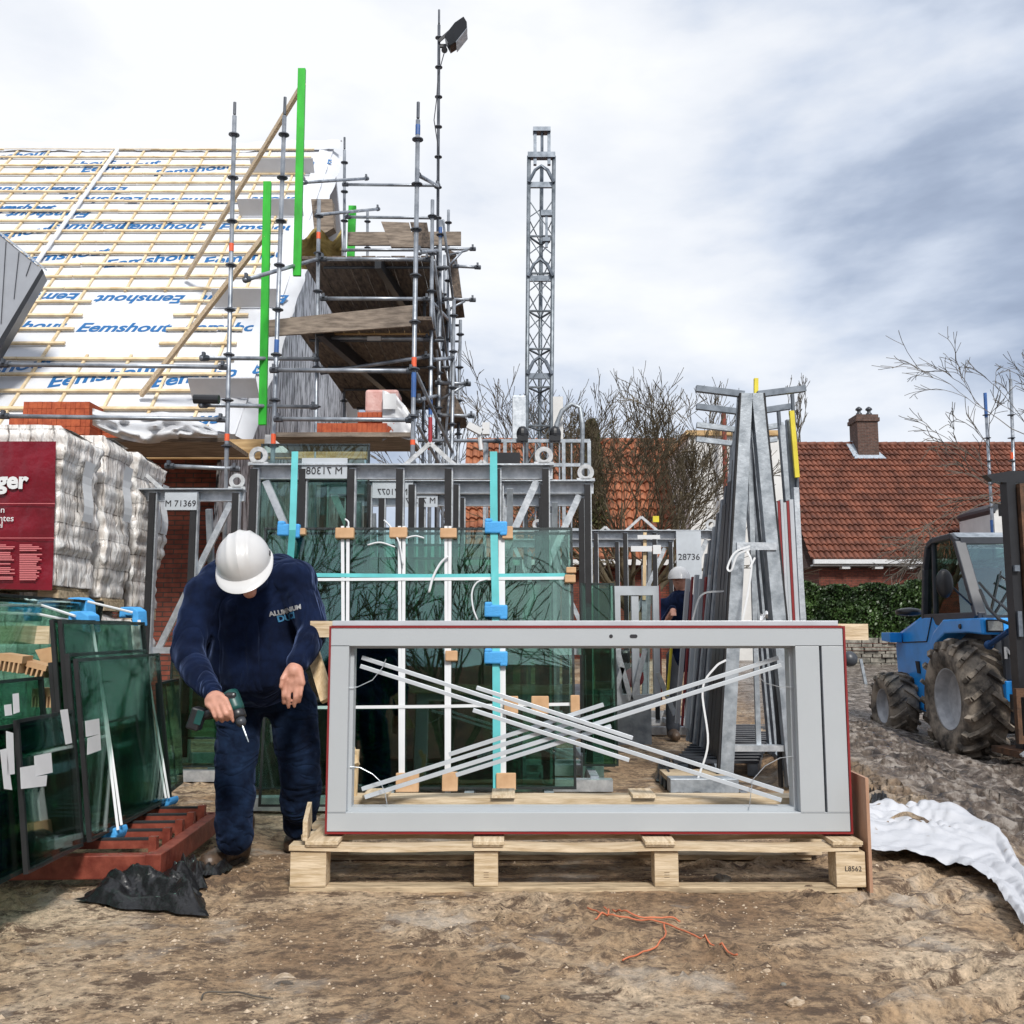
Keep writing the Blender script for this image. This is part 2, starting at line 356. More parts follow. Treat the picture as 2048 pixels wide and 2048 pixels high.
def text_mb(s,size,mtx,ext=.001,shear=0,off=0,mirror=False,align='CENTER'):
    c=bpy.data.curves.new('t','FONT'); c.body=s; c.size=size; c.extrude=ext; c.shear=shear; c.offset=off; c.align_x=align; c.align_y='CENTER'; c.resolution_u=3
    o=bpy.data.objects.new('t',c); COL.objects.link(o)
    dg=bpy.context.evaluated_depsgraph_get(); me=bpy.data.meshes.new_from_object(o.evaluated_get(dg))
    mb=MB(); mb.v=[tuple(mtx@Vector((-v.co.x if mirror else v.co.x,v.co.y,v.co.z))) for v in me.vertices]; mb.f=[tuple(p.vertices) for p in me.polygons]
    bpy.data.objects.remove(o); bpy.data.curves.remove(c); bpy.data.meshes.remove(me)
    return mb
def frame_mtx(o,ex,ey):
    ex=Vector(ex).normalized(); ey=Vector(ey).normalized(); ez=ex.cross(ey).normalized(); ey=ez.cross(ex)
    m=Matrix((ex,ey,ez)).transposed().to_4x4(); m.translation=Vector(o); return m
def dup(root,loc,rotz=0,label=None,group=None):
    r=root.copy(); COL.objects.link(r); r.location=loc; r.rotation_euler=(0,0,rotz)
    if label: r['label']=label
    if group: r['group']=group
    for ch in list(root.children):
        c=ch.copy(); COL.objects.link(c); c.parent=r
        for g in list(ch.children):
            d=g.copy(); COL.objects.link(d); d.parent=c
    return r
# ---------------- ground ----------------
def coords(lo,hi,step,far,grow=1.12):
    c=list(np.arange(lo,hi,step)); s=step; x=hi
    while x<far[1]: c.append(x); s*=grow; x+=s
    c.append(far[1]); s=step; x=lo-step; pre=[]
    while x>far[0]: pre.append(x); s*=grow; x-=s
    pre.append(far[0]); return np.array(pre[::-1]+c)
gx=coords(-2.6,6.6,.025,(-400,400)); 
gy=np.concatenate([np.arange(-2,2.2,.2),np.arange(2.2,5.4,.018),np.arange(5.4,13,.035)]); _s=.035; _y=13.0; _l=[]
while _y<600: _l.append(_y); _s*=1.06; _y+=_s
gy=np.concatenate([gy,np.array(_l)])
X,Y=np.meshgrid(gx,gy)
Z=gz(X,Y)
near=(1-sstep(14,22,Y))
slope=sstep(-.3,.6,X-1.25-.3*(Y-4.0))*(1-sstep(4.6,5.6,Y))
Z=Z+near*((fbm(X*1.1,Y*1.1,3)-.44)*.06 + (fbm(X*6+9,Y*6,4)-.47)*.022*(1+1.3*slope) + (fbm(X*26+3,Y*26,3)-.43)*.010)
# clods and crumbs thrown up in ragged bands
band=sstep(.50,.58,fbm(X*1.5+40,Y*2.6+9,4)); cl=np.maximum(0,fbm(X*20+70,Y*20,3)-.42)
Z=Z+near*band*cl*.10*(1-sstep(5.5,7,Y)*.3)
# raked diagonal scrape marks on the slope front right
u=(X*.80+Y*.60); v=(-X*.60+Y*.80)
Z=Z-slope*sstep(.50,.66,fbm(u*2.2,v*16+5,4))*.05
# tyre tracks in the wet ground on the right
def track(cx0,cy0,cx1,cy1,wd,dep,pitch):
    global Z
    L=math.hypot(cx1-cx0,cy1-cy0); tx,ty=(cx1-cx0)/L,(cy1-cy0)/L
    a=(X-cx0)*tx+(Y-cy0)*ty; b=-(X-cx0)*ty+(Y-cy0)*tx
    b=b+.05*np.sin(a*1.3)
    inside=(1-sstep(wd*.42,wd*.55,np.abs(b)))*sstep(0,.4,a)*(1-sstep(L-.5,L,a))
    ph=(a/pitch+np.abs(b)*2.2)%1.0
    lug=sstep(.30,.38,ph)*(1-sstep(.68,.76,ph))
    Z=Z+inside*(-dep+lug*.13*(.6+.8*vnoise(a*5,b*6)))
    rim=np.exp(-((np.abs(b)-wd*.62)/.09)**2)*.04*sstep(0,.4,a)*(1-sstep(L-.5,L,a)); Z=Z+rim*(.6+.8*vnoise(a*7,b*7))*1.6
track(2.95,4.9,3.9,12.2,.62,.07,.22); track(4.3,5.6,4.7,10.6,.60,.07,.22); track(2.15,5.2,2.9,11.5,.50,.035,.19)
wet=sstep(1.9,2.7,X-.1*(Y-4.4))*sstep(4.4,5.4,Y)*(1-sstep(14,19,Y))
Z=Z+wet*(fbm(X*14,Y*14,3)-.4)*.035
nx,ny=len(gx),len(gy)
vs=np.stack([X.ravel(),Y.ravel(),Z.ravel()],1)
ii,jj=np.meshgrid(np.arange(nx-1),np.arange(ny-1)); a=(jj*nx+ii).ravel()
fs=np.stack([a,a+1,a+1+nx,a+nx],1)
me=bpy.data.meshes.new('ground'); me.vertices.add(len(vs)); me.vertices.foreach_set('co',vs.astype(np.float32).ravel())
me.loops.add(fs.size); me.loops.foreach_set('vertex_index',fs.ravel().astype(np.int32)); me.polygons.add(len(fs)); me.polygons.foreach_set('loop_start',(np.arange(len(fs))*4).astype(np.int32))
me.update(calc_edges=True); me.validate(); me.shade_smooth()
def groundmat():
    m=bpy.data.materials.new('muddy_sand'); m.use_nodes=True; t=m.node_tree; b=t.nodes['Principled BSDF']
    tcn=N(t,'ShaderNodeTexCoord'); co=tcn.outputs['Object']
    def noise(s,d,ro=.6,st=None):
        n=N(t,'ShaderNodeTexNoise',i_Scale=s,i_Detail=d,i_Roughness=ro)
        if st:
            mp=N(t,'ShaderNodeMapping'); mp.inputs['Scale'].default_value=st; mp.inputs['Rotation'].default_value=(0,0,R(-8)); t.links.new(co,mp.inputs[0]); t.links.new(mp.outputs[0],n.inputs['Vector'])
        else: t.links.new(co,n.inputs['Vector'])
        return n.outputs[0]
    def mixc(fac,a,bb,mode='MIX'):
        n=N(t,'ShaderNodeMix',data_type='RGBA',blend_type=mode)
        if isinstance(fac,float): n.inputs[0].default_value=fac
        else: t.links.new(fac,n.inputs[0])
        for i,q in ((6,a),(7,bb)):
            if isinstance(q,tuple): n.inputs[i].default_value=(*q,1)
            else: t.links.new(q,n.inputs[i])
        return n.outputs[2]
    def rm(src,*st):
        r=ramp(t,list(st)); t.links.new(src,r.inputs[0]); return r.outputs[0]
    big=rm(noise(.9,6.0),(.38,(.25,.155,.086)),(.50,(.42,.288,.172)),(.62,(.59,.455,.315)))
    fine=rm(noise(26.,8.0,.7),(.36,.45),(.5,.95),(.66,1.35))
    c=mixc(1.0,big,fine,'MULTIPLY')
    dark=rm(noise(5.5,10.0,.80,(.85,1.3,1)),(.505,0),(.575,1))
    c=mixc(dark,c,(.125,.08,.05))
    speck=rm(noise(38.,4.0,.6),(.62,0),(.68,1)); c=mixc(speck,c,(.09,.06,.04))
    pale=rm(noise(1.7,7.0,.65),(.55,0),(.68,.75)); c=mixc(pale,c,(.56,.49,.41))
    # wet churned mud to the right of the pallet
    sp=N(t,'ShaderNodeSeparateXYZ'); t.links.new(co,sp.inputs[0])
    ml=N(t,'ShaderNodeMath',operation='MULTIPLY_ADD'); ml.inputs[1].default_value=-.12; t.links.new(sp.outputs[1],ml.inputs[0]); t.links.new(sp.outputs[0],ml.inputs[2])
    mr=N(t,'ShaderNodeMapRange'); mr.inputs[1].default_value=1.25; mr.inputs[2].default_value=2.1; t.links.new(ml.outputs[0],mr.inputs[0])
    my=N(t,'ShaderNodeMapRange'); my.inputs[1].default_value=4.7; my.inputs[2].default_value=6.0; t.links.new(sp.outputs[1],my.inputs[0])
    wm=N(t,'ShaderNodeMath',operation='MULTIPLY'); t.links.new(mr.outputs[0],wm.inputs[0]); t.links.new(my.outputs[0],wm.inputs[1])
    mudc=rm(noise(7.,9.0,.7),(.38,(.028,.021,.017)),(.5,(.12,.092,.072)),(.60,(.34,.30,.265)))
    c=mixc(wm.outputs[0],c,mudc)
    t.links.new(c,b.inputs['Base Color'])
    wr=rm(noise(3.5,6.0,.6),(.46,.07),(.54,.6)); rr=N(t,'ShaderNodeMix',data_type='FLOAT'); t.links.new(wm.outputs[0],rr.inputs[0]); rr.inputs[2].default_value=.9; t.links.new(wr,rr.inputs[3]); t.links.new(rr.outputs[0],b.inputs['Roughness'])
    h=N(t,'ShaderNodeMath',operation='ADD'); t.links.new(noise(60.,8.0,.75),h.inputs[0])
    h2=N(t,'ShaderNodeMath',operation='MULTIPLY'); t.links.new(noise(14.,6.0,.7),h2.inputs[0]); h2.inputs[1].default_value=2.2; t.links.new(h2.outputs[0],h.inputs[1])
    bb=N(t,'ShaderNodeBump'); bb.inputs['Strength'].default_value=1.0; bb.inputs['Distance'].default_value=.015; t.links.new(h.outputs[0],bb.inputs['Height']); t.links.new(bb.outputs[0],b.inputs['Normal'])
    return m
me.materials.append(groundmat())
go=bpy.data.objects.new('ground',me); COL.objects.link(go); tag(go,'sandy muddy building site ground with tyre tracks','ground',kind='structure')
def gnd(x,y): return float(gz(np.float64(x),np.float64(y)))
def gh(x,y):   # height of the modelled surface itself
    i=int(np.clip(np.searchsorted(gx,x)-1,0,len(gx)-2)); j=int(np.clip(np.searchsorted(gy,y)-1,0,len(gy)-2))
    fx_=(x-gx[i])/(gx[i+1]-gx[i]); fy_=(y-gy[j])/(gy[j+1]-gy[j])
    return float((Z[j,i]*(1-fx_)+Z[j,i+1]*fx_)*(1-fy_)+(Z[j+1,i]*(1-fx_)+Z[j+1,i+1]*fx_)*fy_)
def GS(px,py):  # where the ray through a photo pixel meets that surface
    z=0
    for _ in range(6): p=G(px,py,z); z=.5*z+.5*gnd(p.x,p.y)
    p=G(px,py,z); return Vector((p.x,p.y,gh(p.x,p.y)))

# ---------------- houses behind ----------------
def tile_roof(name,x0,x1,y0,z0,y1,z1,parent,m,tw=.2,rows=19):
    nc=int(round((x1-x0)/tw)); per=6; sl=Vector((0,y1-y0,z1-z0)); L=sl.length; sl/=L; nrm=Vector((0,-sl.z,sl.y))
    if nrm.z<0: nrm=-nrm
    mb=MB(); rl=L/rows
    for r in range(rows):
        vs=[]
        for k in (0,1):
            for i in range(nc*per+1):
                x=x0+(x1-x0)*i/(nc*per); ph=2*math.pi*i/per
                h=.034*math.sin(ph)+.014*math.sin(2*ph+.8)+(.075 if k==0 else .005)+.004*math.sin(i*.37+r*2.1)
                p=Vector((x,y0,z0))+sl*(rl*(r+(k*1.06)))+nrm*h; vs.append(p)
        n=nc*per+1
        low=[v-nrm*.085 for v in vs[:n]]
        mb.add(vs+low,[(i,i+1,n+i+1,n+i) for i in range(n-1)]+[(2*n+i,2*n+i+1,i+1,i) for i in range(n-1)])
    return obj(name,mb,m,parent)
def tilemat(name,c1,c2,c3):
    m=mat(name,c1,.75,0,col2=c3,scale=1.1,detail=9); return m
M['tile_a']=mat('orange_pantiles',(.17,.052,.022),.7,0,col2=(.36,.135,.065),scale=1.9,detail=9)
M['tile_b']=mat('brown_red_pantiles',(.070,.024,.015),.7,0,col2=(.23,.080,.046),scale=1.6,detail=10,lo=.33,hi=.67)
# house B, far right
hb=T('tiled_house','long low brick house with red pantile roof and chimney behind the hedge','house',(9+9,36,.4))
yE,yR=34.0,38.6; zE=P(1700,1118,yE).z; zR=P(1700,890,yR).z; xl=P(1583,1000,36).x; xr=24.0
tile_roof('roof',xl,xr,yE,zE,yR,zR,hb,'tile_b',.2,19)
mb=MB(); mb.prism([(xl,yR+.05,zR-.08),(xl,yE+9.2,zE-.08),(xl,yE+.25,zE-.3)],(xr-xl,0,0)); obj('roof_body',mb,'brick_dark',hb)
mb=MB(); x=xl
while x<xr-.3:
    mb.tube((x,yR,zR+.02),(x+.36,yR,zR+.02),.10,.12,8); x+=.36
obj('ridge_tiles',mb,'tile_b',hb,smooth=True)
mb=MB().bx(xl+.4,xr,yE+.35,yE+8.9,0,zE-.1); obj('wall',mb,'brick',hb)
mb=MB().bx(xl+.1,xr,yE-.14,yE+.02,zE-.17,zE-.02); obj('gutter',mb,'white',hb)
mb=MB().bx(xl+.1,xr,yE+.03,yE+.35,zE-.24,zE-.19); obj('soffit',mb,'render',hb)
for i in range(9):
    x=xl+1.1+i*1.15
    obj('rafter_bracket',MB().bx(x,x+.28,yE-.02,yE+.33,zE-.34,zE-.245),'white',hb)
ch=P(1731,880,38.3); cw=.41
c=MB().bx(ch.x-cw,ch.x+cw,38.0,38.9,zR-.95,P(1731,832,38.3).z-.28); co=obj('chimney',c,'brick_dark',hb)
zt=P(1731,832,38.3).z
mb=MB().bx(ch.x-cw-.06,ch.x+cw+.06,37.94,38.96,zt-.28,zt-.13); mb.bx(ch.x-cw-.02,ch.x+cw+.02,37.98,38.92,zt-.13,zt); obj('chimney_cap',mb,'brick_dark',co)
for dx in (-.18,.22):
    mb=MB().lathe([(.11,0),(.12,.12),(.07,.16),(.07,.22),(.14,.27),(.12,.33),(.03,.40)],(ch.x+dx,38.4,zt),n=12); obj('chimney_pot',mb,'charcoal',co,smooth=True)
slp=(zR-zE)/(yR-yE)
def onroof(x,z,h=.06): return Vector((x,yE+(z-zE)/slp-h*.7,z+h*.7))
mb=MB(); zb=zR-.62
mb.prism([onroof(ch.x-cw-.22,zb-.12,.09),onroof(ch.x+cw+.22,zb-.12,.09),onroof(ch.x+cw+.05,zb+.22,.09),onroof(ch.x-cw-.05,zb+.22,.09)],(0,.05,-.03))
mb.prism([onroof(ch.x-cw-.22,zb-.05,.10),onroof(ch.x-cw+.0,zb+.15,.10),onroof(ch.x-cw+.0,zR+.1,.1),onroof(ch.x-cw-.3,zR+.05,.1)],(0,.05,-.03))
obj('flashing',mb,'zinc',hb)
# house A, behind the bare tree
ha=T('tiled_house','orange pantile roof house behind the spreading bare tree','house',(1,25,.4))
yA,yA2=25.0,28.2; zA=P(1250,1118,yA).z; zA2=P(1250,884,yA2).z; xa=P(925,1000,26).x; xb=P(1385,1000,25.6).x
tile_roof('roof',xa,xb,yA,zA,yA2,zA2,ha,'tile_a',.21,13)
mb=MB().prism([(xa,yA2+.05,zA2-.08),(xa,yA+6.3,zA-.08),(xa,yA+.25,zA-.3)],(xb-xa,0,0)); obj('roof_body',mb,'brick',ha)
mb=MB(); x=xa
while x<xb-.3: mb.tube((x,yA2,zA2+.02),(x+.36,yA2,zA2+.02),.09,.11,8); x+=.36
obj('ridge_tiles',mb,'tile_a',ha,smooth=True)
obj('wall',MB().bx(xa+.2,xb-.1,yA+.3,yA+6,0,zA-.1),'brick',ha)
obj('gutter',MB().bx(xa,xb,yA-.12,yA+.04,zA-.16,zA-.02),'white',ha)
# white building between
wb=T('white_building','plain white rendered building glimpsed behind the leaning profiles','building',(3.4,24,.4))
p0=P(1380,1000,24); p1=P(1568,1000,24); 
obj('wall',MB().bx(p0.x,p1.x,24,27.5,.2,P(1450,872,24).z),'render',wb)
obj('roof_trim',MB().bx(p0.x-.08,p1.x+.08,23.9,27.6,P(1450,872,24).z,P(1450,862,24).z),'beam',wb)
obj('post',MB().tube(P(1447,815,23.6),(P(1447,815,23.6).x,23.6,.4),.06,n=8),'rust_red',wb)
obj('lettering',text_mb('bij BV',.34,frame_mtx(P(1402,922,23.985),(1,0,0),(0,0,1)),ext=.004),'ink',wb)
# hedge, garden wall
def leafcloud(n,fn,size,seed,mb=None):
    rnd=random.Random(seed); mb=mb or MB()
    for i in range(n):
        c=fn(rnd)
        a=Vector((rnd.gauss(0,1),rnd.gauss(0,1),rnd.gauss(0,1))).normalized(); b=a.orthogonal().normalized(); s=size*rnd.uniform(.6,1.4)
        d=a.cross(b)
        mb.add([c-b*s*.5,c+d*s*.28,c+b*s*.5,c-d*s*.28],[(0,1,2,3)])
    return mb
def hedge(label,x0,x1,y,z0,z1,seed,m,n=26000):
    def f(r):
        x=r.uniform(x0,x1); top=z1+.18*(vnoise(x*2.3,seed)-.5)+.12*(vnoise(x*7,seed)-.5)
        z=z0+(top-z0)*r.random()**.8; e=.10*vnoise(x*6,z*6)
        if r.random()<.75: yy=y+e+abs(r.gauss(0,.06))
        else: yy=y+r.uniform(0,.7); z=top-abs(r.gauss(0,.05))
        return Vector((x,yy,z))
    t=T('hedge',label,'hedge',((x0+x1)/2,y,z0))
    obj('foliage',leafcloud(n,f,.085,seed),m,t); obj('stems',MB().bx(x0+.1,x1-.1,y+.18,y+.62,z0,z1-.15),'bark',t)
M['leaf']=mat('dark_glossy_leaf',(.012,.030,.008),.45,0,col2=(.055,.105,.025),scale=1.7,detail=8,lo=.4,hi=.62)
M['leaf_ever']=mat('olive_conifer',(.03,.035,.010),.8,0,col2=(.10,.10,.03),scale=2.5)
q0=P(1602,1200,23); q1=P(1905,1200,23); zb=P(1700,1278,23).z
hedge('dense dark green clipped hedge behind the stone wall, left of blue machine','%s'and q0.x,q1.x+3,23,zb,P(1700,1168,23).z,3,'leaf')
sw=MB(); rnd=random.Random(2); z=gnd(6,21.8)-.1; zt=P(1700,1276,21.8).z
while z<zt:
    x=P(1600,1300,21.8).x; hh=rnd.uniform(.06,.13)
    while x<q1.x+2.5:
        ww=rnd.uniform(.18,.5); sw.box((x+ww/2,21.9+rnd.uniform(-.04,.04),z+hh/2),(ww-.02,.35,hh-.012)); x+=ww
    z+=hh
thing1('stone_wall',sw,'stone','low dry stone wall in front of the dark hedge','wall',bevel=.01)

# ---------------- trees ----------------
def grow(segs,p,d,L,r,lev,rnd,spread,up,maxlev,wig=.12,nsub=4,ratio=.72):
    pts=[p]; n=nsub
    for i in range(n):
        d=(d+Vector((rnd.gauss(0,wig),rnd.gauss(0,wig),rnd.gauss(0,wig)+up))).normalized()
        p=p+d*(L/n); pts.append(p)
    rs=[r*(1-.38*i/n) for i in range(n+1)]
    segs.append((pts,rs,lev))
    if lev>=maxlev: return
    k=rnd.choice((2,3,3)) if lev<maxlev-1 else 3
    for i in range(k):
        t=rnd.uniform(.45,1) if i else 1.0
        idx=max(1,min(n,int(round(t*n)))); q=pts[idx]
        ax=Vector((rnd.gauss(0,1),rnd.gauss(0,1),rnd.gauss(0,.5))).normalized()
        dd=(d+ax*spread*rnd.uniform(.6,1.2)).normalized()
        grow(segs,q,dd,L*ratio*rnd.uniform(.8,1.15),rs[idx]*.66,lev+1,rnd,spread,up,maxlev,wig,nsub,ratio)
def tree(name,label,base,stems,maxlev,seed,m,spread=.55,up=.05,trunk=None,ratio=.72,group=None,tr=.2,minr=.006,wig=.12):
    rnd=random.Random(seed); segs=[]
    for (d,L,r,off) in stems: grow(segs,Vector(base)+Vector(off),Vector(d).normalized(),L,r,0,rnd,spread,up,maxlev,ratio=ratio,wig=wig)
    t=T(name,label,'tree',base,group); A=MB(); B=MB()
    if trunk: A.path([Vector(base)-Vector((0,0,.3)),Vector(base)+Vector((0,0,trunk*.5)),Vector(base)+Vector((0,0,trunk))],[tr*1.2,tr,tr*.9],10)
    for pts,rs,lev in segs:
        rs=[max(minr,q) for q in rs]
        (A if lev<=1 else B).path(pts,rs,6 if lev<=1 else 3)
    obj('trunk',A,m,t,smooth=True); obj('crown',B,m,t)
b=P(1268,1230,19); b.z=gnd(b.x,19)
rn=random.Random(11); st=[]
for i in range(15):
    a=i*2*math.pi/15+rn.uniform(-.2,.2); ti=rn.uniform(.35,1.35)
    st.append(((math.cos(a)*ti,math.sin(a)*ti*.7,1.0),rn.uniform(1.28,1.65),.060,(math.cos(a)*.1,math.sin(a)*.1,1.25)))
tree('bare_tree','spreading multi-stemmed bare tree behind the black frames',b,st,6,21,'bark',.44,.035,1.35,.73,tr=.21,minr=.0055,wig=.11)
b=P(965,900,30); b.z=.4
tree('bare_tree','thin bare tree with fine twigs left of the lattice mast',b,[((0,0,1),2.9,.09,(0,0,1)),((-.4,0,1),2.7,.07,(0,0,1)),((.45,.1,1),2.6,.07,(0,0,1.6))],5,5,'bark_grey',.5,.04,1.2,.74,tr=.12,minr=.010)
b=P(1050,900,31); b.z=.4
tree('bare_tree','bare tree rising directly behind the lattice mast foot',b,[((.1,0,1),2.7,.09,(0,0,1)),((-.5,0,1),2.2,.07,(0,0,1)),((.6,.1,1),2.6,.07,(0,0,1.6))],5,15,'bark_grey',.5,.04,1.2,.74,tr=.12,minr=.010)
b=P(2205,900,26); b.z=.4
tree('bare_tree','drooping bare tree reaching in from the right edge above the roof',b,[((-.5,0,1),2.6,.09,(0,0,2.6)),((-.95,0,.7),2.5,.08,(0,0,2.2)),((0,0,1),2.5,.1,(0,0,2.6)),((-1.,-.1,.28),2.2,.07,(0,0,2.6))],6,9,'bark_grey',.55,-.02,3.0,.72,tr=.15,minr=.009)
b=P(1592,900,60); b.z=.4
tree('poplar','slim distant bare poplar between the profiles and the chimney',b,[((rn.uniform(-.15,.15),0,1),1.5,.05,(rn.uniform(-.25,.25),0,9.0+i*.55)) for i in range(9)],4,4,'bark_grey',.16,.14,13,.62,tr=.15,minr=.016)
def fev(r):
    z=r.random(); a=r.uniform(0,6.28); q=(.40*(1-z)**.5+.10)*r.random()**.4
    return Vector((P(1182,850,22).x+q*math.cos(a)*.8,22+q*math.sin(a),3.2+z*2.75))
t=T('evergreen_tree','dark olive evergreen showing between mast and bare tree','tree',(P(1182,850,22).x,22,.4))
obj('crown',leafcloud(5000,fev,.09,8),'leaf_ever',t); obj('trunk',MB().tube((P(1182,850,22).x,22,.4),(P(1182,850,22).x,22,5.2),.12,.04),'bark',t)

# ---------------- left house with battened roof ----------------
SL=R(49); YE=12.2; e0=P(475,868,YE); ZE=e0.z
def RP(u,v,h=0):   # u = world x, v = metres up the slope, h = above the membrane
    return Vector((u,YE+v*math.cos(SL)-h*math.sin(SL),ZE+v*math.sin(SL)+h*math.cos(SL)))
def roofhit(x,y,h=0):
    r=ray(x,y); o=Vector((0,0,CAMH)); n=Vector((0,-math.sin(SL),math.cos(SL))); q=RP(0,0,h); t=(q-o).dot(n)/r.dot(n); p=o+r*t
    return p.x,(p-RP(0,0,h)).dot(Vector((0,math.cos(SL),math.sin(SL))))
vt=roofhit(400,298)[1]; xr0=roofhit(478,868)[0]; xr1=roofhit(632,330)[0]; xw=(xr0+xr1)/2
XR=max(xr0,xr1)-.05; XL=-13.0
lh=T('house_under_construction','brick house with battened white membrane roof, left','house',((XL+XR)/2,YE+2,0))
mb=MB().prism([RP(XL,0,0),RP(XR,0,0),RP(XR,vt,0),RP(XL,vt,0)],Vector((0,math.sin(SL)*.16,-math.cos(SL)*.16)))
obj('roof_membrane',mb,'membrane',lh)
rows=np.linspace(.10,vt-.12,24); mb=MB(); rnd=random.Random(4)
vgap=[roofhit(300,560)[1]]
gapx0,_=roofhit(165,640); gapx1,_=roofhit(345,640)
gv0=roofhit(200,712)[1]; gv1=roofhit(200,585)[1]
for v in rows:
    ws=[(XL,XR-.35)]
    if gv0<v<gv1: ws=[(XL,gapx0),(gapx1,XR-.35-rnd.random()*.1)]
    for a,b_ in ws:
        for k in range(3):
            xa_=a+(b_-a)*k/3; xb_=a+(b_-a)*(k+1)/3
            mb.beam(RP(xa_+.005,v+rnd.uniform(-.012,.012),.045),RP(xb_-.005,v+rnd.uniform(-.012,.012),.045),.052,.030,up=(0,-math.sin(SL),math.cos(SL)))
obj('tiling_battens',mb,'batten',lh)
mb=MB(); x=XL+.2
while x<XR-.3:
    if not (gapx0+.1<x<gapx1-.1): mb.beam(RP(x,.02,.017),RP(x,vt-.02,.017),.035,.03,up=(0,-math.sin(SL),math.cos(SL)))
    else:
        mb.beam(RP(x,.02,.017),RP(x,gv0,.017),.035,.03,up=(0,-math.sin(SL),math.cos(SL))); mb.beam(RP(x,gv1,.017),RP(x,vt-.02,.017),.035,.03,up=(0,-math.sin(SL),math.cos(SL)))
    x+=.62
obj('counter_battens',mb,'batten',lh)
# loose membrane over the ridge and verge
def ridge(u,v_):
    x=XL+(XR+.15-XL)*u; n=(vnoise(x*3,1)-.5)*.10+(vnoise(x*9,4)-.5)*.05
    return RP(x,vt-.16+v_*.36+n*.6,.03+.10*math.sin(v_*3.1)+n*.5)
obj('ridge_membrane',MB().grid(ridge,160,5),'membrane',lh,smooth=True)
def verge(u,v_):
    vv=vt*u; n=(vnoise(vv*4,7)-.5)*.08
    return RP(XR-.25+v_*.42+n*v_,vv,.05-.22*v_*v_+n*.5)
obj('verge_membrane',MB().grid(verge,70,6),'membrane',lh,smooth=True)
mb=MB(); mb.path([RP(roofhit(50,570)[0],-.0+roofhit(50,570)[1],.07),RP(roofhit(237,306)[0],roofhit(237,306)[1],.07)],.035,6); obj('tape_seam',mb,'white',lh)
# printed text rows
def rtext(px,py,s,size,rot,flip=False,cut=None):
    u,v=roofhit(px,py); ex=Vector((1,0,0)); ey=Vector((0,math.cos(SL),math.sin(SL)))
    if flip: ex,ey=-ex,-ey
    c,s_=math.cos(R(rot)),math.sin(R(rot)); a=ex*c+ey*s_; b_=ey*c-ex*s_
    return text_mb(s,size,frame_mtx(RP(u,v,.004),a,b_),ext=.001,shear=.22,off=.009)
tx=MB()
WORD='Eemshout'
for (px,py,sz,rot,fl) in [(246,656,.335,0,0),(36,652,.335,0,0),(458,655,.335,0,0),(282,598,.335,0,1),(70,594,.335,0,1),(490,598,.335,0,1),(205,752,.36,14,0),(410,752,.36,14,0),(-5,738,.36,14,0),
  (300,520,.36,13,0),(495,515,.36,13,0),(125,512,.36,13,0),(322,452,.36,0,0),(180,452,.36,0,0),(365,402,.36,0,1),(205,400,.36,0,1),(500,405,.36,0,1),(385,340,.36,14,0),(585,330,.36,14,0),(240,333,.36,14,0),
  (70,380,.36,0,1),(175,380,.36,0,1),(20,420,.36,0,1),(20,312,.36,10,0),(150,330,.36,10,0),(15,470,.36,20,0),(100,428,.36,0,1),(430,842,.34,3,1),(40,415,.3,0,0),(520,455,.36,0,0),(585,400,.36,0,1)]:
    t_=rtext(px,py,WORD,sz,rot,bool(fl)); keep=[v for v in t_.v]
    if max(v[0] for v in keep)<XR+.1: tx.add(t_.v,t_.f)
    else:
        fs=[f for f in t_.f if all(t_.v[i][0]<XR-.08 for i in f)]; tx.add(t_.v,fs)
obj('printed_lettering',tx,'blue_ink',lh)
# walls, eaves beam, gable with foil
zw=ZE-.25
obj('wall',MB().bx(XL,XR-.35,YE+.45,YE+.75,0,zw),'brick',lh)
bz0=P(300,920,YE-.1).z; bz1=P(300,882,YE-.1).z
obj('timber_beam',MB().bx(P(150,900,YE-.15).x,P(735,900,YE-.15).x,YE-.22,YE-.12,bz0,bz1),'beam',lh)
obj('eaves_board',MB().bx(XL,XR-.02,YE-.1,YE+.42,bz1+.005,bz1+.03),'plank_grey',lh)
ap=RP(XR,vt,0); apex=Vector((XR-.05,ap.y,ap.z-.14))
mb=MB().prism([(XR-.32,YE+.45,0),(XR-.32,YE+.45,ZE-.05),(XR-.32,ap.y,ap.z-.25),(XR-.32,ap.y*2-YE-.45,ZE-.05),(XR-.32,ap.y*2-YE-.45,0)],(-.3,0,0)); obj('gable_wall',mb,'brick',lh)
mb=MB().prism([(XR-.25,YE+.2,ZE-1.2),(XR-.25,YE+.3,ZE-.1),(XR-.25,ap.y,ap.z-.3),(XR-.25,ap.y*2-YE-.3,ZE-.1),(XR-.25,ap.y*2-YE-.3,ZE-1.5)],(-.05,0,0)); obj('foil_insulation',mb,'foil',lh)
# back slope
mb=MB().prism([ap+Vector((0,.0,0)),Vector((XL,ap.y,ap.z)),Vector((XL,2*ap.y-YE,ZE)),Vector((XR,2*ap.y-YE,ZE))],(0,0,-.15)); obj('roof_back',mb,'membrane',lh)
M['ledge']=mat('pale_grey_board',(.52,.52,.53),.7,0,var=.04)
# grey insulation wedges and ledges on the right part of the roof
for (a,b_) in [((505,352),(632,345)),((480,435),(610,428)),((430,618),(562,612)),((385,800),(520,795))]:
    u0,v0=roofhit(*a); u1,v1=roofhit(*b_); 
    obj('roof_ledge_board',MB().prism([RP(u0,v0,.03),RP(u1,v0,.03),RP(u1,v0+.02,.33),RP(u0,v0+.02,.33)],(0,.03,.02)),'ledge',lh)
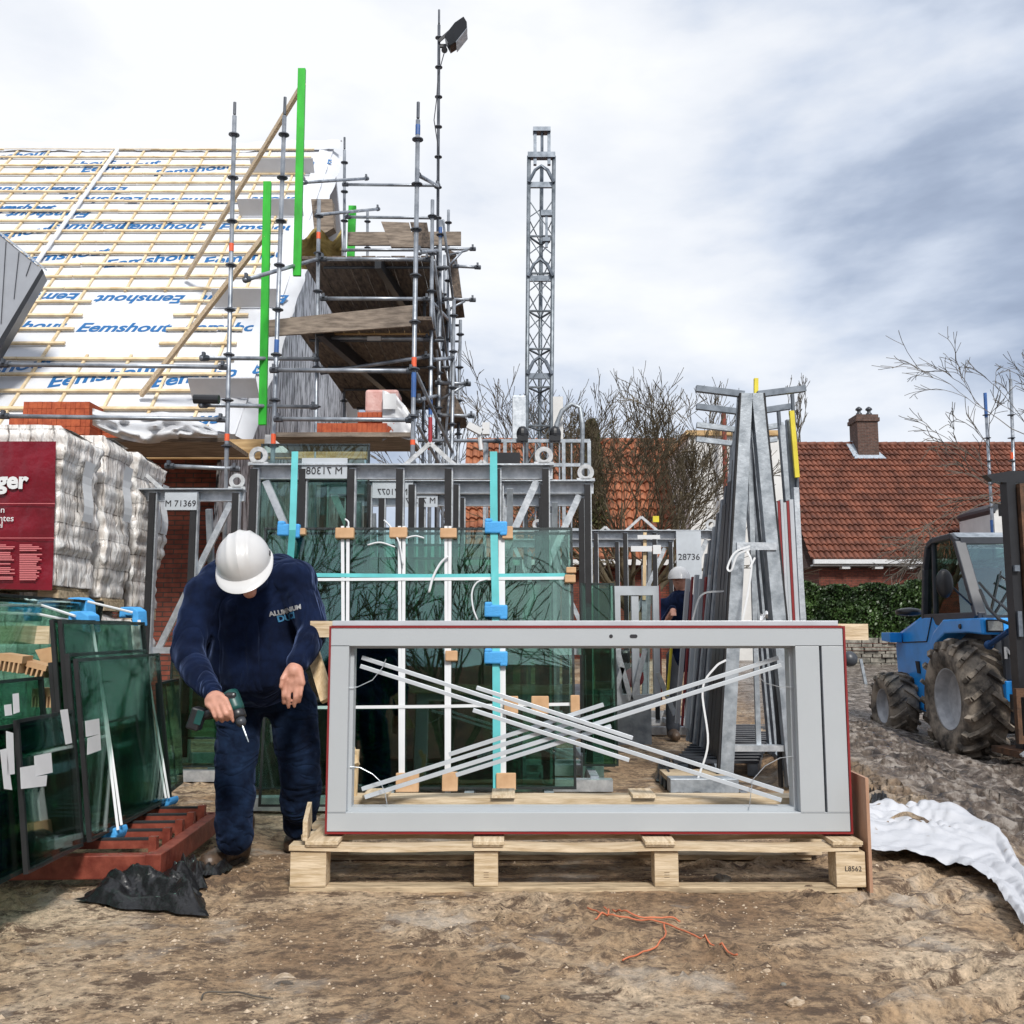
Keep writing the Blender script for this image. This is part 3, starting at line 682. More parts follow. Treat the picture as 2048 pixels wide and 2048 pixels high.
# dormer
dA=P(-40,430,12.9); dB=P(84,538,12.9); dC=P(-30,735,12.4)
dm=T('dormer','grey clad dormer with black verge cutting in at left edge','dormer',(dA.x,12.9,dC.z))
obj('side_panel',MB().prism([P(-60,420,12.3),P(83,537,12.3),P(-2,700,12.3),P(-60,790,12.3)],(-.5,.5,0)),'grey_panel',dm)
mb=MB()
for px in (12,38,62): mb.tube(P(px,474+px*.8,12.29),P(px-10,670-px*1.9,12.29),.006,n=4)
obj('panel_seams',mb,'charcoal',dm)
obj('verge_trim',MB().prism([P(84,536,12.27),P(88,545,12.27),P(-10,715,12.27),P(-60,800,12.27),P(-60,770,12.27),P(-8,690,12.27)],(-.1,.3,0)),'black',dm)
obj('top_trim',MB().beam(P(-60,417,12.4),P(85,534,12.4),.25,.02),'galv',dm)
# ---------------- scaffold ----------------
def rosette(mb,p,r=.06): mb.lathe([(.026,-.022),(.034,-.02),(.034,.02),(.026,.022)],p,n=10); mb.lathe([(r,-.005),(r,.005)],p,n=12)
sca=T('scaffold','tall galvanised tube scaffold with plank decks beside the gable','scaffold',P(700,1300,11)*Vector((1,1,0)) if False else (P(700,1300,11).x,11.0,0))
def standard(px1,py1,px2,py2,Y,parent=sca,rad=.024,ros=(),marks=(),m='tube',top=None,sp=None):
    a=P(px1,py1,Y); b=P(px2,py2,Y)
    # plumb pole continued down to the ground
    d=(b-a); t=(0.02-a.z)/d.z; base=a+d*t if d.z<-.3 else b
    if sp=='short': base=b
    mb=MB(); mb.tube(a,base,rad,n=10); o=obj('standard',mb,m,parent,smooth=True)
    if top: obj('spigot',MB().tube(a+Vector((0,0,.02)),a+Vector((0,0,.02))+(a-b).normalized()*top,rad*.72,n=8),'tube_dark',o)
    z=a.z-.22; 
    while z>max(b.z-.1,2.6):
        rm_=MB(); rosette(rm_,a+d*((z-a.z)/d.z)); z-=.5
        obj('rosette',rm_,'tube_dark',o)
    for (y1,y2,c) in marks:
        q1=P(px1+(px2-px1)*(y1-py1)/(py2-py1),y1,Y); q2=P(px1+(px2-px1)*(y2-py1)/(py2-py1),y2,Y)
        obj('colour_band',MB().tube(q1,q2,rad+.002,n=10,cap=True),c,o)
    return o
def bar(px1,py1,px2,py2,Y1,Y2=None,r=.024,m='tube',name='ledger',parent=sca,coup=True):
    Y2=Y2 or Y1; a=P(px1,py1,Y1); b=P(px2,py2,Y2); mb=MB().tube(a,b,r,n=10)
    o=obj(name,mb,m,parent,smooth=True)
    if coup:
        for q in (a,b):
            cm=MB(); d=(b-a).normalized(); q2=q+d*(.05 if q is a else -.05); cm.tube(q2-d*.045,q2+d*.045,r*1.45,n=8)
            cm.box(q2+Vector((0,-.03,.03)),(.03,.05,.05))
            obj('coupler',cm,'tube_dark',o)
    return o
standard(469,232,452,960,10.2,top=.14,marks=[(487,503,'orange'),(868,882,'orange')])
standard(569,232,546,900,10.2,top=.2,marks=[(200+480,200+510,'blue_mark'),(868,890,'orange')])
standard(836,240,822,1100,9.8,top=.18,marks=[(250,270,'blue_mark'),(715,735,'orange'),(745,795,'blue_mark'),(880,890,'orange')])
standard(638,400,631,900,12.0,marks=[(465,478,'orange')])
standard(865,400,860,900,12.0,marks=[(800,830,'blue_mark'),(835,900,'red_ox')])
standard(689,300,688,880,15.2,top=.2,marks=[(520,545,'red_ox'),(560,580,'orange')])
standard(735,420,735,900,17.0)
standard(878,50,873,900,14.5,top=.24,m='tube_dark')
standard(897,420,893,900,15.5)
standard(881,440,877,900,13.2,marks=[(455,475,'blue_mark')])
standard(908,600,902,1000,12.8); standard(921,640,915,950,14.0)
standard(889,510,886,900,16.5); standard(850,520,846,900,14.6)
for a in [(540,740,832,742,10.1,9.8),(548,838,830,840,10.1,9.8),(0,729,456,734,10.2,10.2),(0,832,452,839,10.2,10.2),(402,716,636,718,10.15,11.8),(400,810,632,814,10.15,11.8),
 (330,932,480,938,10.2,10.2),(685,369,880,371,15,14.6),(690,434,872,436,15,14.6),(490,560,638,517,9.9,12.0),(638,518,862,519,12,12),(640,597,862,598,12,12),(640,675,862,678,12,12),(628,500,870,500,14.6,14.6),
 (606,365,735,357,13.3,15.5),(633,430,757,418,12.3,15.6),(640,745,860,712,12,12),
 (860,498,952,498,14.5,14.5),(905,532,962,535,14,14),(880,598,952,600,14,14),(870,765,942,768,13,13),(870,830,950,832,13,13),(690,880,1000,882,12,14),(838,505,880,500,9.9,14.4),(836,350,876,372,9.9,14.4),(838,800,880,790,9.9,14.3),(860,600,898,640,12,15.4),(862,720,905,716,12,12.8)]:
    bar(*a)
for a in [(832,745,905,905,9.8,12.8),(835,850,880,930,9.8,12),(900,510,935,500,14,14),(890,540,925,502,14,14),(895,620,930,602,14,14),(880,800,930,770,13,13),(868,520,900,760,12,15),(886,440,906,600,13,14),(897,610,912,780,13,13),(862,560,886,860,12,14),(905,700,890,890,13.5,13)]:
    bar(*a,r=.019,name='brace',coup=False)
# decks
def deck(name,z,x0,x1,y0,y1,n,m='plank_dark',th=.045,parent=sca,skew=0,gap=.012):
    wd=(x1-x0)/n
    mb=MB()
    for i in range(n):
        mb.bx(x0+i*wd+gap/2,x0+(i+1)*wd-gap/2,y0+.05*math.sin(i*3.1),y1+.08*math.sin(i*1.7),z,z+th)
    return obj(name,mb,m,parent)
def zat(y,Y): return P(800,y,Y).z
z1=zat(656,11.9); xL1=P(590,660,11.9).x; xR1=P(868,660,11.9).x
deck('deck_planks',z1,xL1,xR1,11.6,16.4,9)
z2=zat(555,13.6); deck('deck_planks',z2,P(606,520,13.0).x,P(872,520,13.0).x,12.9,16.6,9)
z3=zat(505,14.5)
for zz,ys in ((z1,(12.3,13.6,14.9,16.2)),(z2,(13.1,14.4,15.7,16.6))):
    for y_ in ys:
        obj('transom',MB().tube((xL1+.1,y_,zz-.04),(xR1+.1,y_,zz-.04),.022,n=8),'tube_dark',sca)
for (a,b_) in (((xL1+.35,11.7,z1-.09),(xL1+1.1,16.3,z1-.09)),((xL1+.9,12.8,z2-.09),(xL1+1.3,16.5,z2-.09))): obj('deck_bearer',MB().beam(a,b_,.09,.16),'black',sca)
def pboard(name,pts,Y,th,m,parent=sca):
    mb=MB().prism([P(x,y,(Y if not hasattr(Y,'__len__') else Y[i])) for i,(x,y) in enumerate(pts)],(0,th,0)); return obj(name,mb,m,parent)
pboard('toe_board',[(537,640),(826,610),(822,652),(537,672)],11.5,.04,'plank_grey')
pboard('toe_board',[(640,655),(855,648),(858,668),(640,668)],12.1,.04,'beam')
pboard('toe_board',[(695,464),(922,463),(922,490),(695,490)],14.2,.04,'plank_grey')
pboard('loose_planks',[(762,443),(818,445),(830,494),(782,494)],13.9,.05,'plank_grey')
pboard('loose_planks',[(820,444),(854,445),(862,494),(832,494)],13.95,.05,'plank_dark')
pboard('side_board',[(898,500),(912,505),(924,598),(905,600)],14.6,.9,'plank_dark')
pboard('side_board',[(868,775),(900,770),(930,830),(880,832)],13.5,.9,'plank_dark')
obj('deck_fleece',MB().grid(lambda u,v:P(603+80*u,(478-30*math.sin(u*4.2)**2*(1-v))+v*55+8*vnoise(u*5,v*5),13.2+v*.8+.3*vnoise(u*6,v*6)),14,8),'ochre',sca,smooth=True)
obj('label_plate',MB().box(P(748,677,11.95),(.17,.012,.05)),'white',sca)
# flood light on tall pole
fl=T('floodlight','black floodlight tilted at the top of the tallest scaffold pole','floodlight',P(890,85,14.5))
dv=(P(930,45,14.3)-P(893,92,14.5)); 
q=P(893,92,14.5)
mb=MB(); ax=dv.normalized(); sd=Vector((0,1,0)); up=ax.cross(sd)
pts=[q-up*.10,q+ax*.12-up*.15,q+ax*.36-up*.15,q+ax*.44-up*.07,q+ax*.46+up*.04,q+ax*.30+up*.10,q+ax*.05+up*.10]
obj('lamp_housing',MB().prism([p-sd*.11 for p in pts],sd*.22),'black',fl,bevel=.01)
obj('glass_front',MB().prism([q+ax*.10-up*.155-sd*.14,q+ax*.36-up*.155-sd*.14,q+ax*.36-up*.155+sd*.14,q+ax*.10-up*.155+sd*.14],-up*.008),'galv',fl)
obj('bracket',MB().beam(P(876,92,14.5),q,.04,.05).beam(P(878,82,14.45),P(903,60,14.45),.02,.05).tube(P(889,100,14.3),P(889,100,14.7),.05,n=10),'black',fl)
obj('power_cable',MB().path([P(890,100,14.5),P(876,150,14.45),P(873,200,14.4),P(868,240,14.4),P(877,300,14.45),P(876,480,14.45),P(884,700,14.45)],.008,5),'black',fl)
# profiles (green) and their slanting props
def gp(pts,Y,label): 
    a=P(*pts[0],Y); b=P(*pts[1],Y); wd=.098*Y/12
    t=T('profile_board',label,'profile board',b,'bright green bricklayer profiles')
    obj('upright',MB().beam(a,b,wd,.05,up=(0,1,0)),'green',t,bevel=.003); return t
g1=gp([(604,138),(594,552)],11.2,'tall bright green upright profile, the one reaching highest above the roof')
g2=gp([(535,364),(525,850)],11.0,'bright green upright profile in front of the lower roof, left of the taller one')
g3=gp([(705,412),(700,560)],15.5,'short bright green upright seen far behind the upper scaffold deck')
def prop(a,b,Y1,Y2,label):
    thing1('timber_prop',MB().beam(P(*a,Y1),P(*b,Y2),.045,.07),'wood',label,'timber prop','slanting timber props of the green profiles')
u1=roofhit(372,555,.08); u2=roofhit(282,790,.08)
prop((608,165),(372,555),11.2,RP(*u1,.08).y,'slanting pine prop from tall green profile down to mid roof')
prop((530,470),(282,790),11.0,RP(*u2,.08).y,'slanting pine prop from shorter green profile to roof foot')

# brick stacks and bundles on the scaffold shelf
sh=T('scaffold_shelf','narrow plank shelf carrying bricks in front of the eaves','scaffold shelf',(P(300,868,11.2).x,11.2,P(300,868,11.2).z))
zs=P(700,882,11.1).z; obj('shelf_planks',MB().bx(P(60,880,11).x,P(455,880,11).x,10.9,11.9,zs-.05,zs).bx(P(560,880,11).x,P(830,880,11).x,10.6,11.5,zs-.05,zs),'plank_grey',sh)
def bstack(pxa,pya,pxb,pyb,Y,dp,label,zb=None,name='brick_stack'):
    a=P(pxa,pya,Y); b=P(pxb,pyb,Y); mb=MB(); rnd=random.Random(int(pxa)); bw=.056
    x=a.x; z0=b.z if zb is None else zb; rowh=.105; nz=max(1,int(round((a.z-z0)/rowh))); rowh=(a.z-z0)/nz
    for k in range(nz):
        x=a.x
        while x<b.x-.02:
            mb.box((x+bw/2,Y+dp/2+rnd.uniform(-.006,.006),z0+rowh*(k+.5)),(bw-.003,dp,rowh-.004)); x+=bw
    thing1(name,mb,'brick_new',label,'brick stack','orange brick stacks on the scaffold')
M['brick_new']=mat('new_orange_brick',(.28,.048,.016),.8,0,col2=(.44,.10,.035),scale=11,bump=.3)
bstack(47,803,180,830,11.3,.4,'upper layer of orange bricks on the left shelf under the roof',zb=P(47,832,11.3).z)
bstack(18,836,182,868,11.2,.42,'lower wide layer of orange bricks on the left shelf',zb=zs)
bstack(634,846,800,882,10.7,.42,'wide low stack of orange bricks under the pink bundle',zb=zs)
bstack(715,824,802,845,10.75,.4,'small orange brick layer directly beneath the wrapped pink bundle',zb=P(715,845,10.75).z+.003)
bstack(205,850,262,880,11.5,.4,'few brown bricks half covered by white film on the left shelf',zb=zs)
def blob(c,d,amp,fr,seed,nu=30,nv=16,pw=5):
    c=Vector(c); mb=MB()
    def f(u,v):
        th=2*math.pi*u; ph=math.pi*(v-.5); cu,su,cv,sv=math.cos(th),math.sin(th),math.cos(ph),math.sin(ph)
        e=2/pw; sg=lambda q:abs(q)**e*(1 if q>=0 else -1)
        x,y,z=sg(cv)*sg(cu),sg(cv)*sg(su),sg(sv); n=1+amp*(vnoise(x*fr+seed+5,z*fr+y*fr+7)-.5)*2
        return c+Vector((x*d[0]/2*n,y*d[1]/2*n,z*d[2]/2*(1+amp*.6*(vnoise(x*fr+3,y*fr+seed)-.5))))
    return mb.grid(f,nu,nv)
M['pink']=mat('pink_wrapped_bricks',(.50,.24,.21),.4,0,col2=(.68,.46,.42),scale=5,bump=.6,bscale=20,coat=.3)
t=T('wrapped_bundle','pale pink film wrapped bundle with a white sheet on the right shelf','wrapped bundle',P(770,823,10.9)); a=P(729,776,10.7); b=P(806,824,10.7)
obj('bundle',MB().bx(a.x,b.x-.06,10.75,11.1,b.z,a.z),'pink',t,bevel=.03)
obj('white_film',MB().grid(lambda u,v:P(765+55*u+18*v*u,779+(u*u*45)+v*(100-u*35)+5*vnoise(u*6,v*6),10.70-.1*v*u+.04*vnoise(u*9,v*9)),12,14),'poly_white',t,smooth=True)
obj('paper_sheet',MB().prism([P(766,787,10.66),P(792,787,10.66),P(792,818,10.66),P(766,818,10.66)],(0,.006,0)),'paper',t)
wf=T('crumpled_film','crumpled white and blue printed film lying over the left shelf','film',P(300,875,11)) 
def wff(u,v):
    px=185+250*u; top=818+8*math.sin(u*7)+u*u*38; bot=845+40*math.sin(min(1,u*1.6)*2.2)*.9+(5 if u<.7 else 0)
    y=top+(bot-top)*v
    return P(px,y+5*(vnoise(u*9,v*4)-.5),11.05-.35*math.sin(v*2.5)+.25*(vnoise(u*12,v*7)-.5))
obj('film',MB().grid(wff,60,14),'poly_white',wf,smooth=True)
thing1('black_tube',MB().tube(P(388,798,10.15),P(438,799,10.15),.05,n=12),'black','short black duct end lying on the ledger before the roof','duct')
# foam blocks at eaves
thing1('foam_block',MB().box(P(560,892,11.6),(.3,.3,.22)),'white','white foam block standing at the eaves by the scaffold foot','foam block')
thing1('insulation_board',MB().prism([P(622,398,14),P(664,398,14),P(668,455,14),P(630,478,14)],(0,.2,0)),'plank_grey','beige board standing upright behind the upper deck','board')

# ---------------- lattice mast ----------------
YM=15.0; sm=YM
mt=T('lattice_mast','tall galvanised lattice lift mast standing beyond the racks','mast',(P(1080,900,YM).x,YM,0))
def LP(px,py,dy=0): return P(px,py,YM+dy)
xa0,xa1=P(1055,870,YM),P(1109,870,YM)
top=P(1083,312,YM).z; dd=.36; base=.35
legs=[(P(1058,300,YM),P(1053,900,YM)),(P(1108,300,YM),P(1102,900,YM)),(P(1085,290,YM)+Vector((0,dd,0)),P(1080,900,YM)+Vector((0,dd,0)))]
for a,b in legs:
    d=(b-a); a2=a+d*((top-a.z)/d.z); b2=a+d*((.1-a.z)/d.z); obj('leg_tube',MB().tube(a2,b2,.032,n=8),'mast_steel',mt,smooth=True)
def leg(i,z): a,b=legs[i]; d=b-a; return a+d*((z-a.z)/d.z)
mb=MB(); mr=MB(); z=.6; k=0
while z<top-1.2:
    h=.62
    mid=leg(2,z)
    for i,j in ((0,1),(1,2),(2,0)):
        mb.tube(leg(i,z),leg(j,z),.018,n=6)
    for i in (0,1):
        mr.tube(leg(2,z),leg(i,z+h*.5),.010,n=5); mr.tube(leg(i,z+h*.5),leg(2,z+h),.010,n=5)
        mr.tube(leg(i,z),leg(1-i,z+h),.010,n=5)
    z+=h; k+=1
obj('rungs',mb,'mast_steel',mt); obj('lattice_braces',mr,'mast_steel',mt)
for py in (355,542,737):
    z=P(1080,py,YM).z; c=MB(); m0,m1,m2=leg(0,z),leg(1,z),leg(2,z)
    c.path([m0+Vector((0,-.04,-.10)),m0.lerp(m1,.25)+Vector((0,-.05,.10)),m0.lerp(m1,.5)+Vector((0,-.06,.17)),m0.lerp(m1,.75)+Vector((0,-.05,.10)),m1+Vector((0,-.04,-.10))],.03,6)
    c.beam(m0+Vector((0,.02,-.12)),m1+Vector((0,.02,-.12)),.05,.09); obj('collar',c,'galv_dark',mt)
c=MB(); z=top
c.beam(leg(0,z)+Vector((-.02,0,0)),leg(1,z)+Vector((.02,0,0)),.12,.09)
for px in (1070,1098): c.beam(P(px,308,YM),P(px,258,YM),.05,.07,up=(0,1,0)); c.beam(P(px,330,YM),P(px,310,YM),.05,.07,up=(0,1,0))
c.beam(P(1066,262,YM),P(1101,262,YM),.16,.07); c.tube(P(1084,265,YM),P(1084,312,YM),.025,n=6); obj('head_block',c,'galv_dark',mt)
obj('pulley_block',MB().beam(P(1093,425,YM-.2),P(1093,495,YM-.2),.04,.04,up=(0,1,0)).box(P(1093,427,YM-.2),(.18,.08,.09)).box(P(1093,480,YM-.2),(.12,.08,.06)),'galv_dark',mt)
lb=T('lift_platform','grey steel lift cage and winch boxes at the mast foot','lift platform',(P(1080,900,14.4).x,14.3,0))
obj('control_cabinet',MB().bx(P(1024,800,14.2).x,P(1052,800,14.2).x,14.2,14.5,P(1030,878,14.2).z,P(1030,791,14.2).z),'galv',lb,bevel=.01)
obj('side_panel',MB().bx(P(1106,800,14.2).x,P(1126,800,14.2).x,14.2,14.3,P(1110,878,14.2).z,P(1110,793,14.2).z),'render',lb)
c=MB(); 
for px in (1127,1132): pass
c.path([P(1110,875,14),P(1113,850,14),P(1124,822,14),P(1143,808,14),P(1160,815,14),P(1165,850,14),P(1163,1000,14)],.035,8); obj('bent_pipe',c,'galv_dull',lb,smooth=True)
for px in (1045,1110): obj('winch_motor',MB().ell(P(px,868,14),(.09,.09,.12)).box(P(px,878,14),(.16,.16,.08)),'black',lb)
c=MB()
for px in (970,1010,1127,1178): c.beam(P(px,882,14),(P(px,882,14).x,14,0),.05,.05)
for py in (882,930,980,1060): c.beam(P(965,py,14),P(1180,py,14),.045,.05)
for k in range(9): c.tube(P(975+24*k,882,14),P(975+24*k,1060,14),.012,n=5)
obj('cage_frame',c,'galv_dull',lb)
obj('gear_box',MB().bx(P(985,800,13.8).x,P(1040,800,13.8).x,13.8,14.2,P(1000,940,13.8).z,P(1000,905,13.8).z).bx(P(1030,800,13.8).x,P(1090,800,13.8).x,13.8,14.2,P(1000,1000,13.8).z,P(1000,955,13.8).z),'black',lb)
obj('platform_floor',MB().bx(P(965,800,14).x,P(1180,800,14).x,13.7,15.6,.15,.30),'galv_dark',lb)
thing1('security_camera',MB().box(P(950,858,13),(.22,.12,.09),Matrix.Rotation(.5,3,'Y')).tube(P(958,866,13),P(962,900,13),.03,n=8).box(P(972,858,13),(.10,.12,.16)),'white','white camera head on a post left of the mast','camera')

# ---------------- glass stillage racks ----------------
RW,RH=2.03,2.28
def make_rack(label):
    t=T('glass_rack',label,'rack',(0,0,0),'galvanised glass racks'); n=7
    for i in range(n):
        x=-RW/2+RW*i/(n-1)
        p=obj('post',MB().bx(x-.018,x+.030,.0,.05,.10,RH-.02),'galv',t); obj('rubber_strip',MB().bx(x-.026,x+.020,-.030,-.001,.14,RH-.03),'rubber',p)
    obj('top_rail',MB().bx(-RW/2-.03,RW/2+.05,.052,.10,RH-.09,RH-.005).bx(-RW/2-.035,RW/2+.055,-.035,.11,RH-.004,RH+.006),'galv',t)
    obj('mid_rail',MB().bx(-RW/2,RW/2,.052,.09,.95,1.0),'galv',t)
    for s in (-1,1):
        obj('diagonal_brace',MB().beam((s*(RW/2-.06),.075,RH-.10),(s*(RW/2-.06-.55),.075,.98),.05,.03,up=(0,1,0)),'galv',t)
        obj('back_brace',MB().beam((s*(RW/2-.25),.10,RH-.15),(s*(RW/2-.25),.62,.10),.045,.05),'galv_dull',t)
        # lifting eye: plate with a hole
        c=MB(); o=Vector((s*(RW/2-.01),.05,RH+.075)); k=20; vs=[]
        for j in range(k):
            a=2*math.pi*j/k
            for rr,yy in ((.064,-.012),(.033,-.012),(.033,.012),(.064,.012)): vs.append(o+Vector((rr*math.cos(a),yy,rr*math.sin(a))))
        c.add(vs,[(4*j+q,4*j+(q+1)%4,4*((j+1)%k)+(q+1)%4,4*((j+1)%k)+q) for j in range(k) for q in range(4)]); c.bx(o.x-.07,o.x+.07,.038,.062,RH+.004,RH+.03)
        obj('lifting_eye',c,'ring',t)
    c=MB(); c.beam((.02,.08,RH+.01),(.20,.08,RH+.17),.03,.02,up=(0,1,0)).beam((.38,.08,RH+.01),(.20,.08,RH+.17),.03,.02,up=(0,1,0))
    obj('lifting_lug',c,'ring',t)
    obj('foot_beam',MB().bx(-RW/2-.05,RW/2+.12,-.48,-.38,.02,.10).bx(-RW/2-.05,RW/2+.05,.55,.63,.02,.10),'galv',t)
    for i in range(5):
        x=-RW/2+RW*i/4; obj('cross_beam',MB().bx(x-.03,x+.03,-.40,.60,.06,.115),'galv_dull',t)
    return t
def sign(rack_loc,x0,x1,z0,z1,s,mirror,y,label,yoff=0,tf=.5):
    t=T('rack_sign',label,'sign',((x0+x1)/2,y,z0)); obj('plate',MB().bx(x0,x1,y,y+.006,z0,z1),'alu_light',t)
    obj('number',text_mb(s,(z1-z0)*tf,frame_mtx(((x0+x1)/2,y-.003,(z0+z1)/2-.02),(1,0,0),(0,0,1)),ext=.001,mirror=mirror),'ink',t)
rk=make_rack('front galvanised glass rack holding the big green panes')
rx0=P(493,910,6.72).x; rx1=P(1109,910,6.72).x
rk.location=((rx0+rx1)/2,6.72,0)
loc1=rk.location.copy()
r2=dup(rk,(P(1175,960,7.45).x-RW/2,7.45,0),0,'second galvanised rack, one step right behind the front rack')
r3=dup(rk,(P(1163,990,8.2).x-RW/2,8.2,0),0,'third galvanised rack, lowest rail seen behind the second rack')
r4=dup(rk,(P(473,978,7.9).x-RW/2,7.9,0),0,'left galvanised rack before the brick wall, behind brick packs')
r5=dup(rk,(P(1426,1060,11.2).x-RW/2,11.2,0),0,'far galvanised rack seen black against the tiled house')
r6=dup(rk,(P(1340,1045,12.3).x-RW/2,12.3,0),0,'farthest galvanised rack just behind the black looking one')
def psign(px0,px1,py0,py1,Y,s,mirror,label,tf=.5):
    a=P(px0,py0,Y); b=P(px1,py1,Y); sign(None,a.x,b.x,b.z,a.z,s,mirror,Y,label,tf=tf)
psign(604,694,916,957,6.70,'M 71308',True,'grey number plate with mirrored M 71308 on the front rack')
psign(745,826,962,996,7.43,'M 71077',True,'grey plate with mirrored number on the second rack')
psign(808,875,980,1014,8.18,'M 71317',True,'grey plate with mirrored number starting M 71 on third rack')
psign(330,393,985,1020,7.86,'M 71369',False,'grey number plate reading M 71369 beside the brick packs')
psign(1352,1404,1062,1160,11.15,'28736',False,'pale plate reading 28736 on the far rack',.18)

# ---------------- insulating glass units ----------------
def unit(label,o,ex,ez,wd,h,th=.024,group=None,m='glass',edge=True,sp='rubber'):
    # o bottom corner, ex along width, ez up
    o=Vector(o); ex=Vector(ex).normalized(); ez=Vector(ez); ez=(ez-ex*ez.dot(ex)).normalized(); ny=ez.cross(ex).normalized()
    t=T('glazing_unit',label,'glass pane',o,group)
    g=MB()
    for k in (0,1):
        q=o+ny*(th*k+ (-.001 if k else .001)); g.prism([q,q+ex*wd,q+ex*wd+ez*h,q+ez*h],ny*(.003 if not k else -.003))
    obj('glass_sheets',g,m,t)
    s=MB(); e=.014
    for a,b in (((0,0),(wd,e)),((0,h-e),(wd,h)),((0,e),(e,h-e)),((wd-e,e),(wd,h-e))):
        p=[o+ny*.002+ex*x+ez*z for x,z in ((a[0],a[1]),(b[0],a[1]),(b[0],b[1]),(a[0],b[1]))]; s.prism(p,ny*(th-.004))
    obj('edge_spacer',s,sp,t)
    return t
# big stack on front rack
gx0=P(512,1300,6.5).x; gx1=P(1149,1300,6.5).x; yb=6.40; zt=P(800,1058,6.68).z
tilt=Vector((0,.22,zt-.12))
rnd=random.Random(3)
for k in range(6):
    xo=[0,0,.06,.02,.3,.1][k]; wo=[gx1-gx0,gx1-gx0-.0,1.7,1.95,1.2,1.5][k]; ho=[tilt.length,tilt.length-.03,1.52,1.35,1.62,1.2][k]
    desc=['foremost wide green pane under white straps on front rack','wide green pane directly behind the strapped one','narrower green pane third in the strapped stack','green pane deep in stack, lower than the others','small green pane near the back of the strapped stack','lowest dark green pane at the back of strapped stack'][k]
    unit(desc,(gx0+xo,yb+.035*k,.125),(1,0,0),tilt,wo,ho,group='green panes on the front rack',m='glass' if k<2 else 'glass_d')
unit('upright pale green pane between posts above the strapped stack',(P(505,1050,6.78).x,6.83,.3),(1,0,0),(0,.02,1),P(690,1050,6.8).x-P(505,1050,6.8).x,1.90,m='glass')
unit('tall green pane rising highest behind the front rack',(P(515,900,7.1).x,7.12,.1),(1,0,0),(0,.03,1),P(736,900,7.1).x-P(515,900,7.1).x,P(600,882,7.1).z-.1,m='glass')
unit('dark green pane low behind the right end of the strapped stack',(P(1168,1500,7.2).x,7.3,.15),(1,0,0),(0,.1,1),.26,1.35,m='glass_d')
unit('small dark green pane standing on sand beyond the frame opening',(P(1178,1510,8.0).x,8.0,.05),(1,0,0),(0,.15,1),.21,.62,m='glass_d')
for (xx,yy) in ((512,7.9),(535,8.0)): pass
unit('green pane on left rack behind the man hat',(P(330,1300,7.6).x,7.7,.3),(1,0,0),(0,.06,1),.55,.80,m='glass_d')
unit('green pane leaning under left rack beside brick wall',(P(345,1460,7.4).x,7.45,.12),(1,0,0),(0,.1,1),.9,.70,m='glass_d')
unit('narrow green pane seen between the legs of the man',(P(512,1600,6.1).x,6.15,.06),(1,0,0),(0,.1,1),.5,.66,m='glass')
# straps on the stack
def spt(px,py,off=0):  # point on the foremost pane surface
    r=ray(px,py); o=Vector((0,0,CAMH)); q=Vector((gx0,yb,.125)); ez=tilt.normalized(); n=Vector((1,0,0)).cross(ez); n=n if n.y<0 else -n
    t=(q+n*(.004+off)-o).dot(n)/r.dot(n); return o+r*t
UPN=(0,-1,.1)
def strap(name,pts,wd,m,label,off=.004,grp=None,cat='strap'):
    thing1(name,MB().ribbon([spt(x,y,off) for x,y in pts],wd,UPN,.002),m,label,cat,grp)
W='white straps tied round the green panes'
for px,x2,l,wd in ((685,640,'leftmost slanting white strap of the strapped pane stack',0),(696,694,'white strap just right of the leftmost one',0),(799,800,'left strap of the white pair near the stack middle',0),(808,812,'right strap of the white pair near the stack middle',0),(892,890,'thin white strap of the third strap pair',0),(900,899,'broad white strap below the looping strap end',0),(1003,1012,'broad white strap beside the lower cyan band',0)):
    x2={685:688,696:694,799:801,808:806,892:893,900:898,1003:1006}[px]
    strap('white_strap',[(px,1052),(px+(x2-px)*.5,1300),(x2,1600)],.022 if px!=1003 else .042,'strap',l,grp=W)
strap('white_strap',[(634,1159),(860,1158),(1146,1156)],.02,'strap','upper horizontal white strap across the green panes',off=.009,grp=W)
strap('white_strap',[(634,1415),(860,1413),(1156,1408)],.02,'strap','lower horizontal white strap seen through the frame',off=.009,grp=W)
strap('cyan_strap',[(620,1150),(860,1152),(1148,1150)],.026,'cyan','horizontal cyan band across the green panes',off=.007)
thing1('cyan_strap',MB().ribbon([P(590,903,6.60),P(585,1060,6.50),spt(580,1130,.02)],.045,UPN,.002),'cyan','cyan strap running down from the rail above the man','strap','cyan upright straps')
thing1('cyan_strap',MB().ribbon([P(987,903,6.60),spt(988,1060,.03),spt(992,1250,.02),spt(994,1602,.02)],.05,UPN,.002),'cyan','cyan strap over the front rack right half down to foot','strap','cyan upright straps')
for i,(pts,l) in enumerate([([(695,1062),(697,1045),(690,1038)],'short white strap end curling over the top edge'),([(806,1130),(798,1085),(782,1055),(768,1040)],'white strap tail bending up left with red tip'),([(858,1185),(866,1155),(880,1128),(896,1112)],'curved white strap tail sweeping down left of centre'),([(955,1240),(946,1215),(944,1185),(954,1165),(975,1158)],'thin curved white tail right of centre'),([(735,1090),(760,1085),(790,1094)],'loose pale tail arching across the upper pane'),([(812,1076),(830,1072),(848,1076)],'short loose tail beside the middle strap pair')]):
    thing1('strap_tail',MB().path([spt(x,y,.03) for x,y in pts],.006 if i!=2 else .009,6,sm=6),'strap',l,'strap tail','loose strap tails on the panes',smooth=True)
def clip(px,py,wpx,hpx,m,label,name,th=.05,grp=None,off=.0):
    c=spt(px,py,off+.012); s=6.5/F; thing1(name,MB().box(c,(wpx*s,th,hpx*s),Matrix.Rotation(-.12,3,'X')),m,label,name.replace('_',' '),grp,bevel=.006)
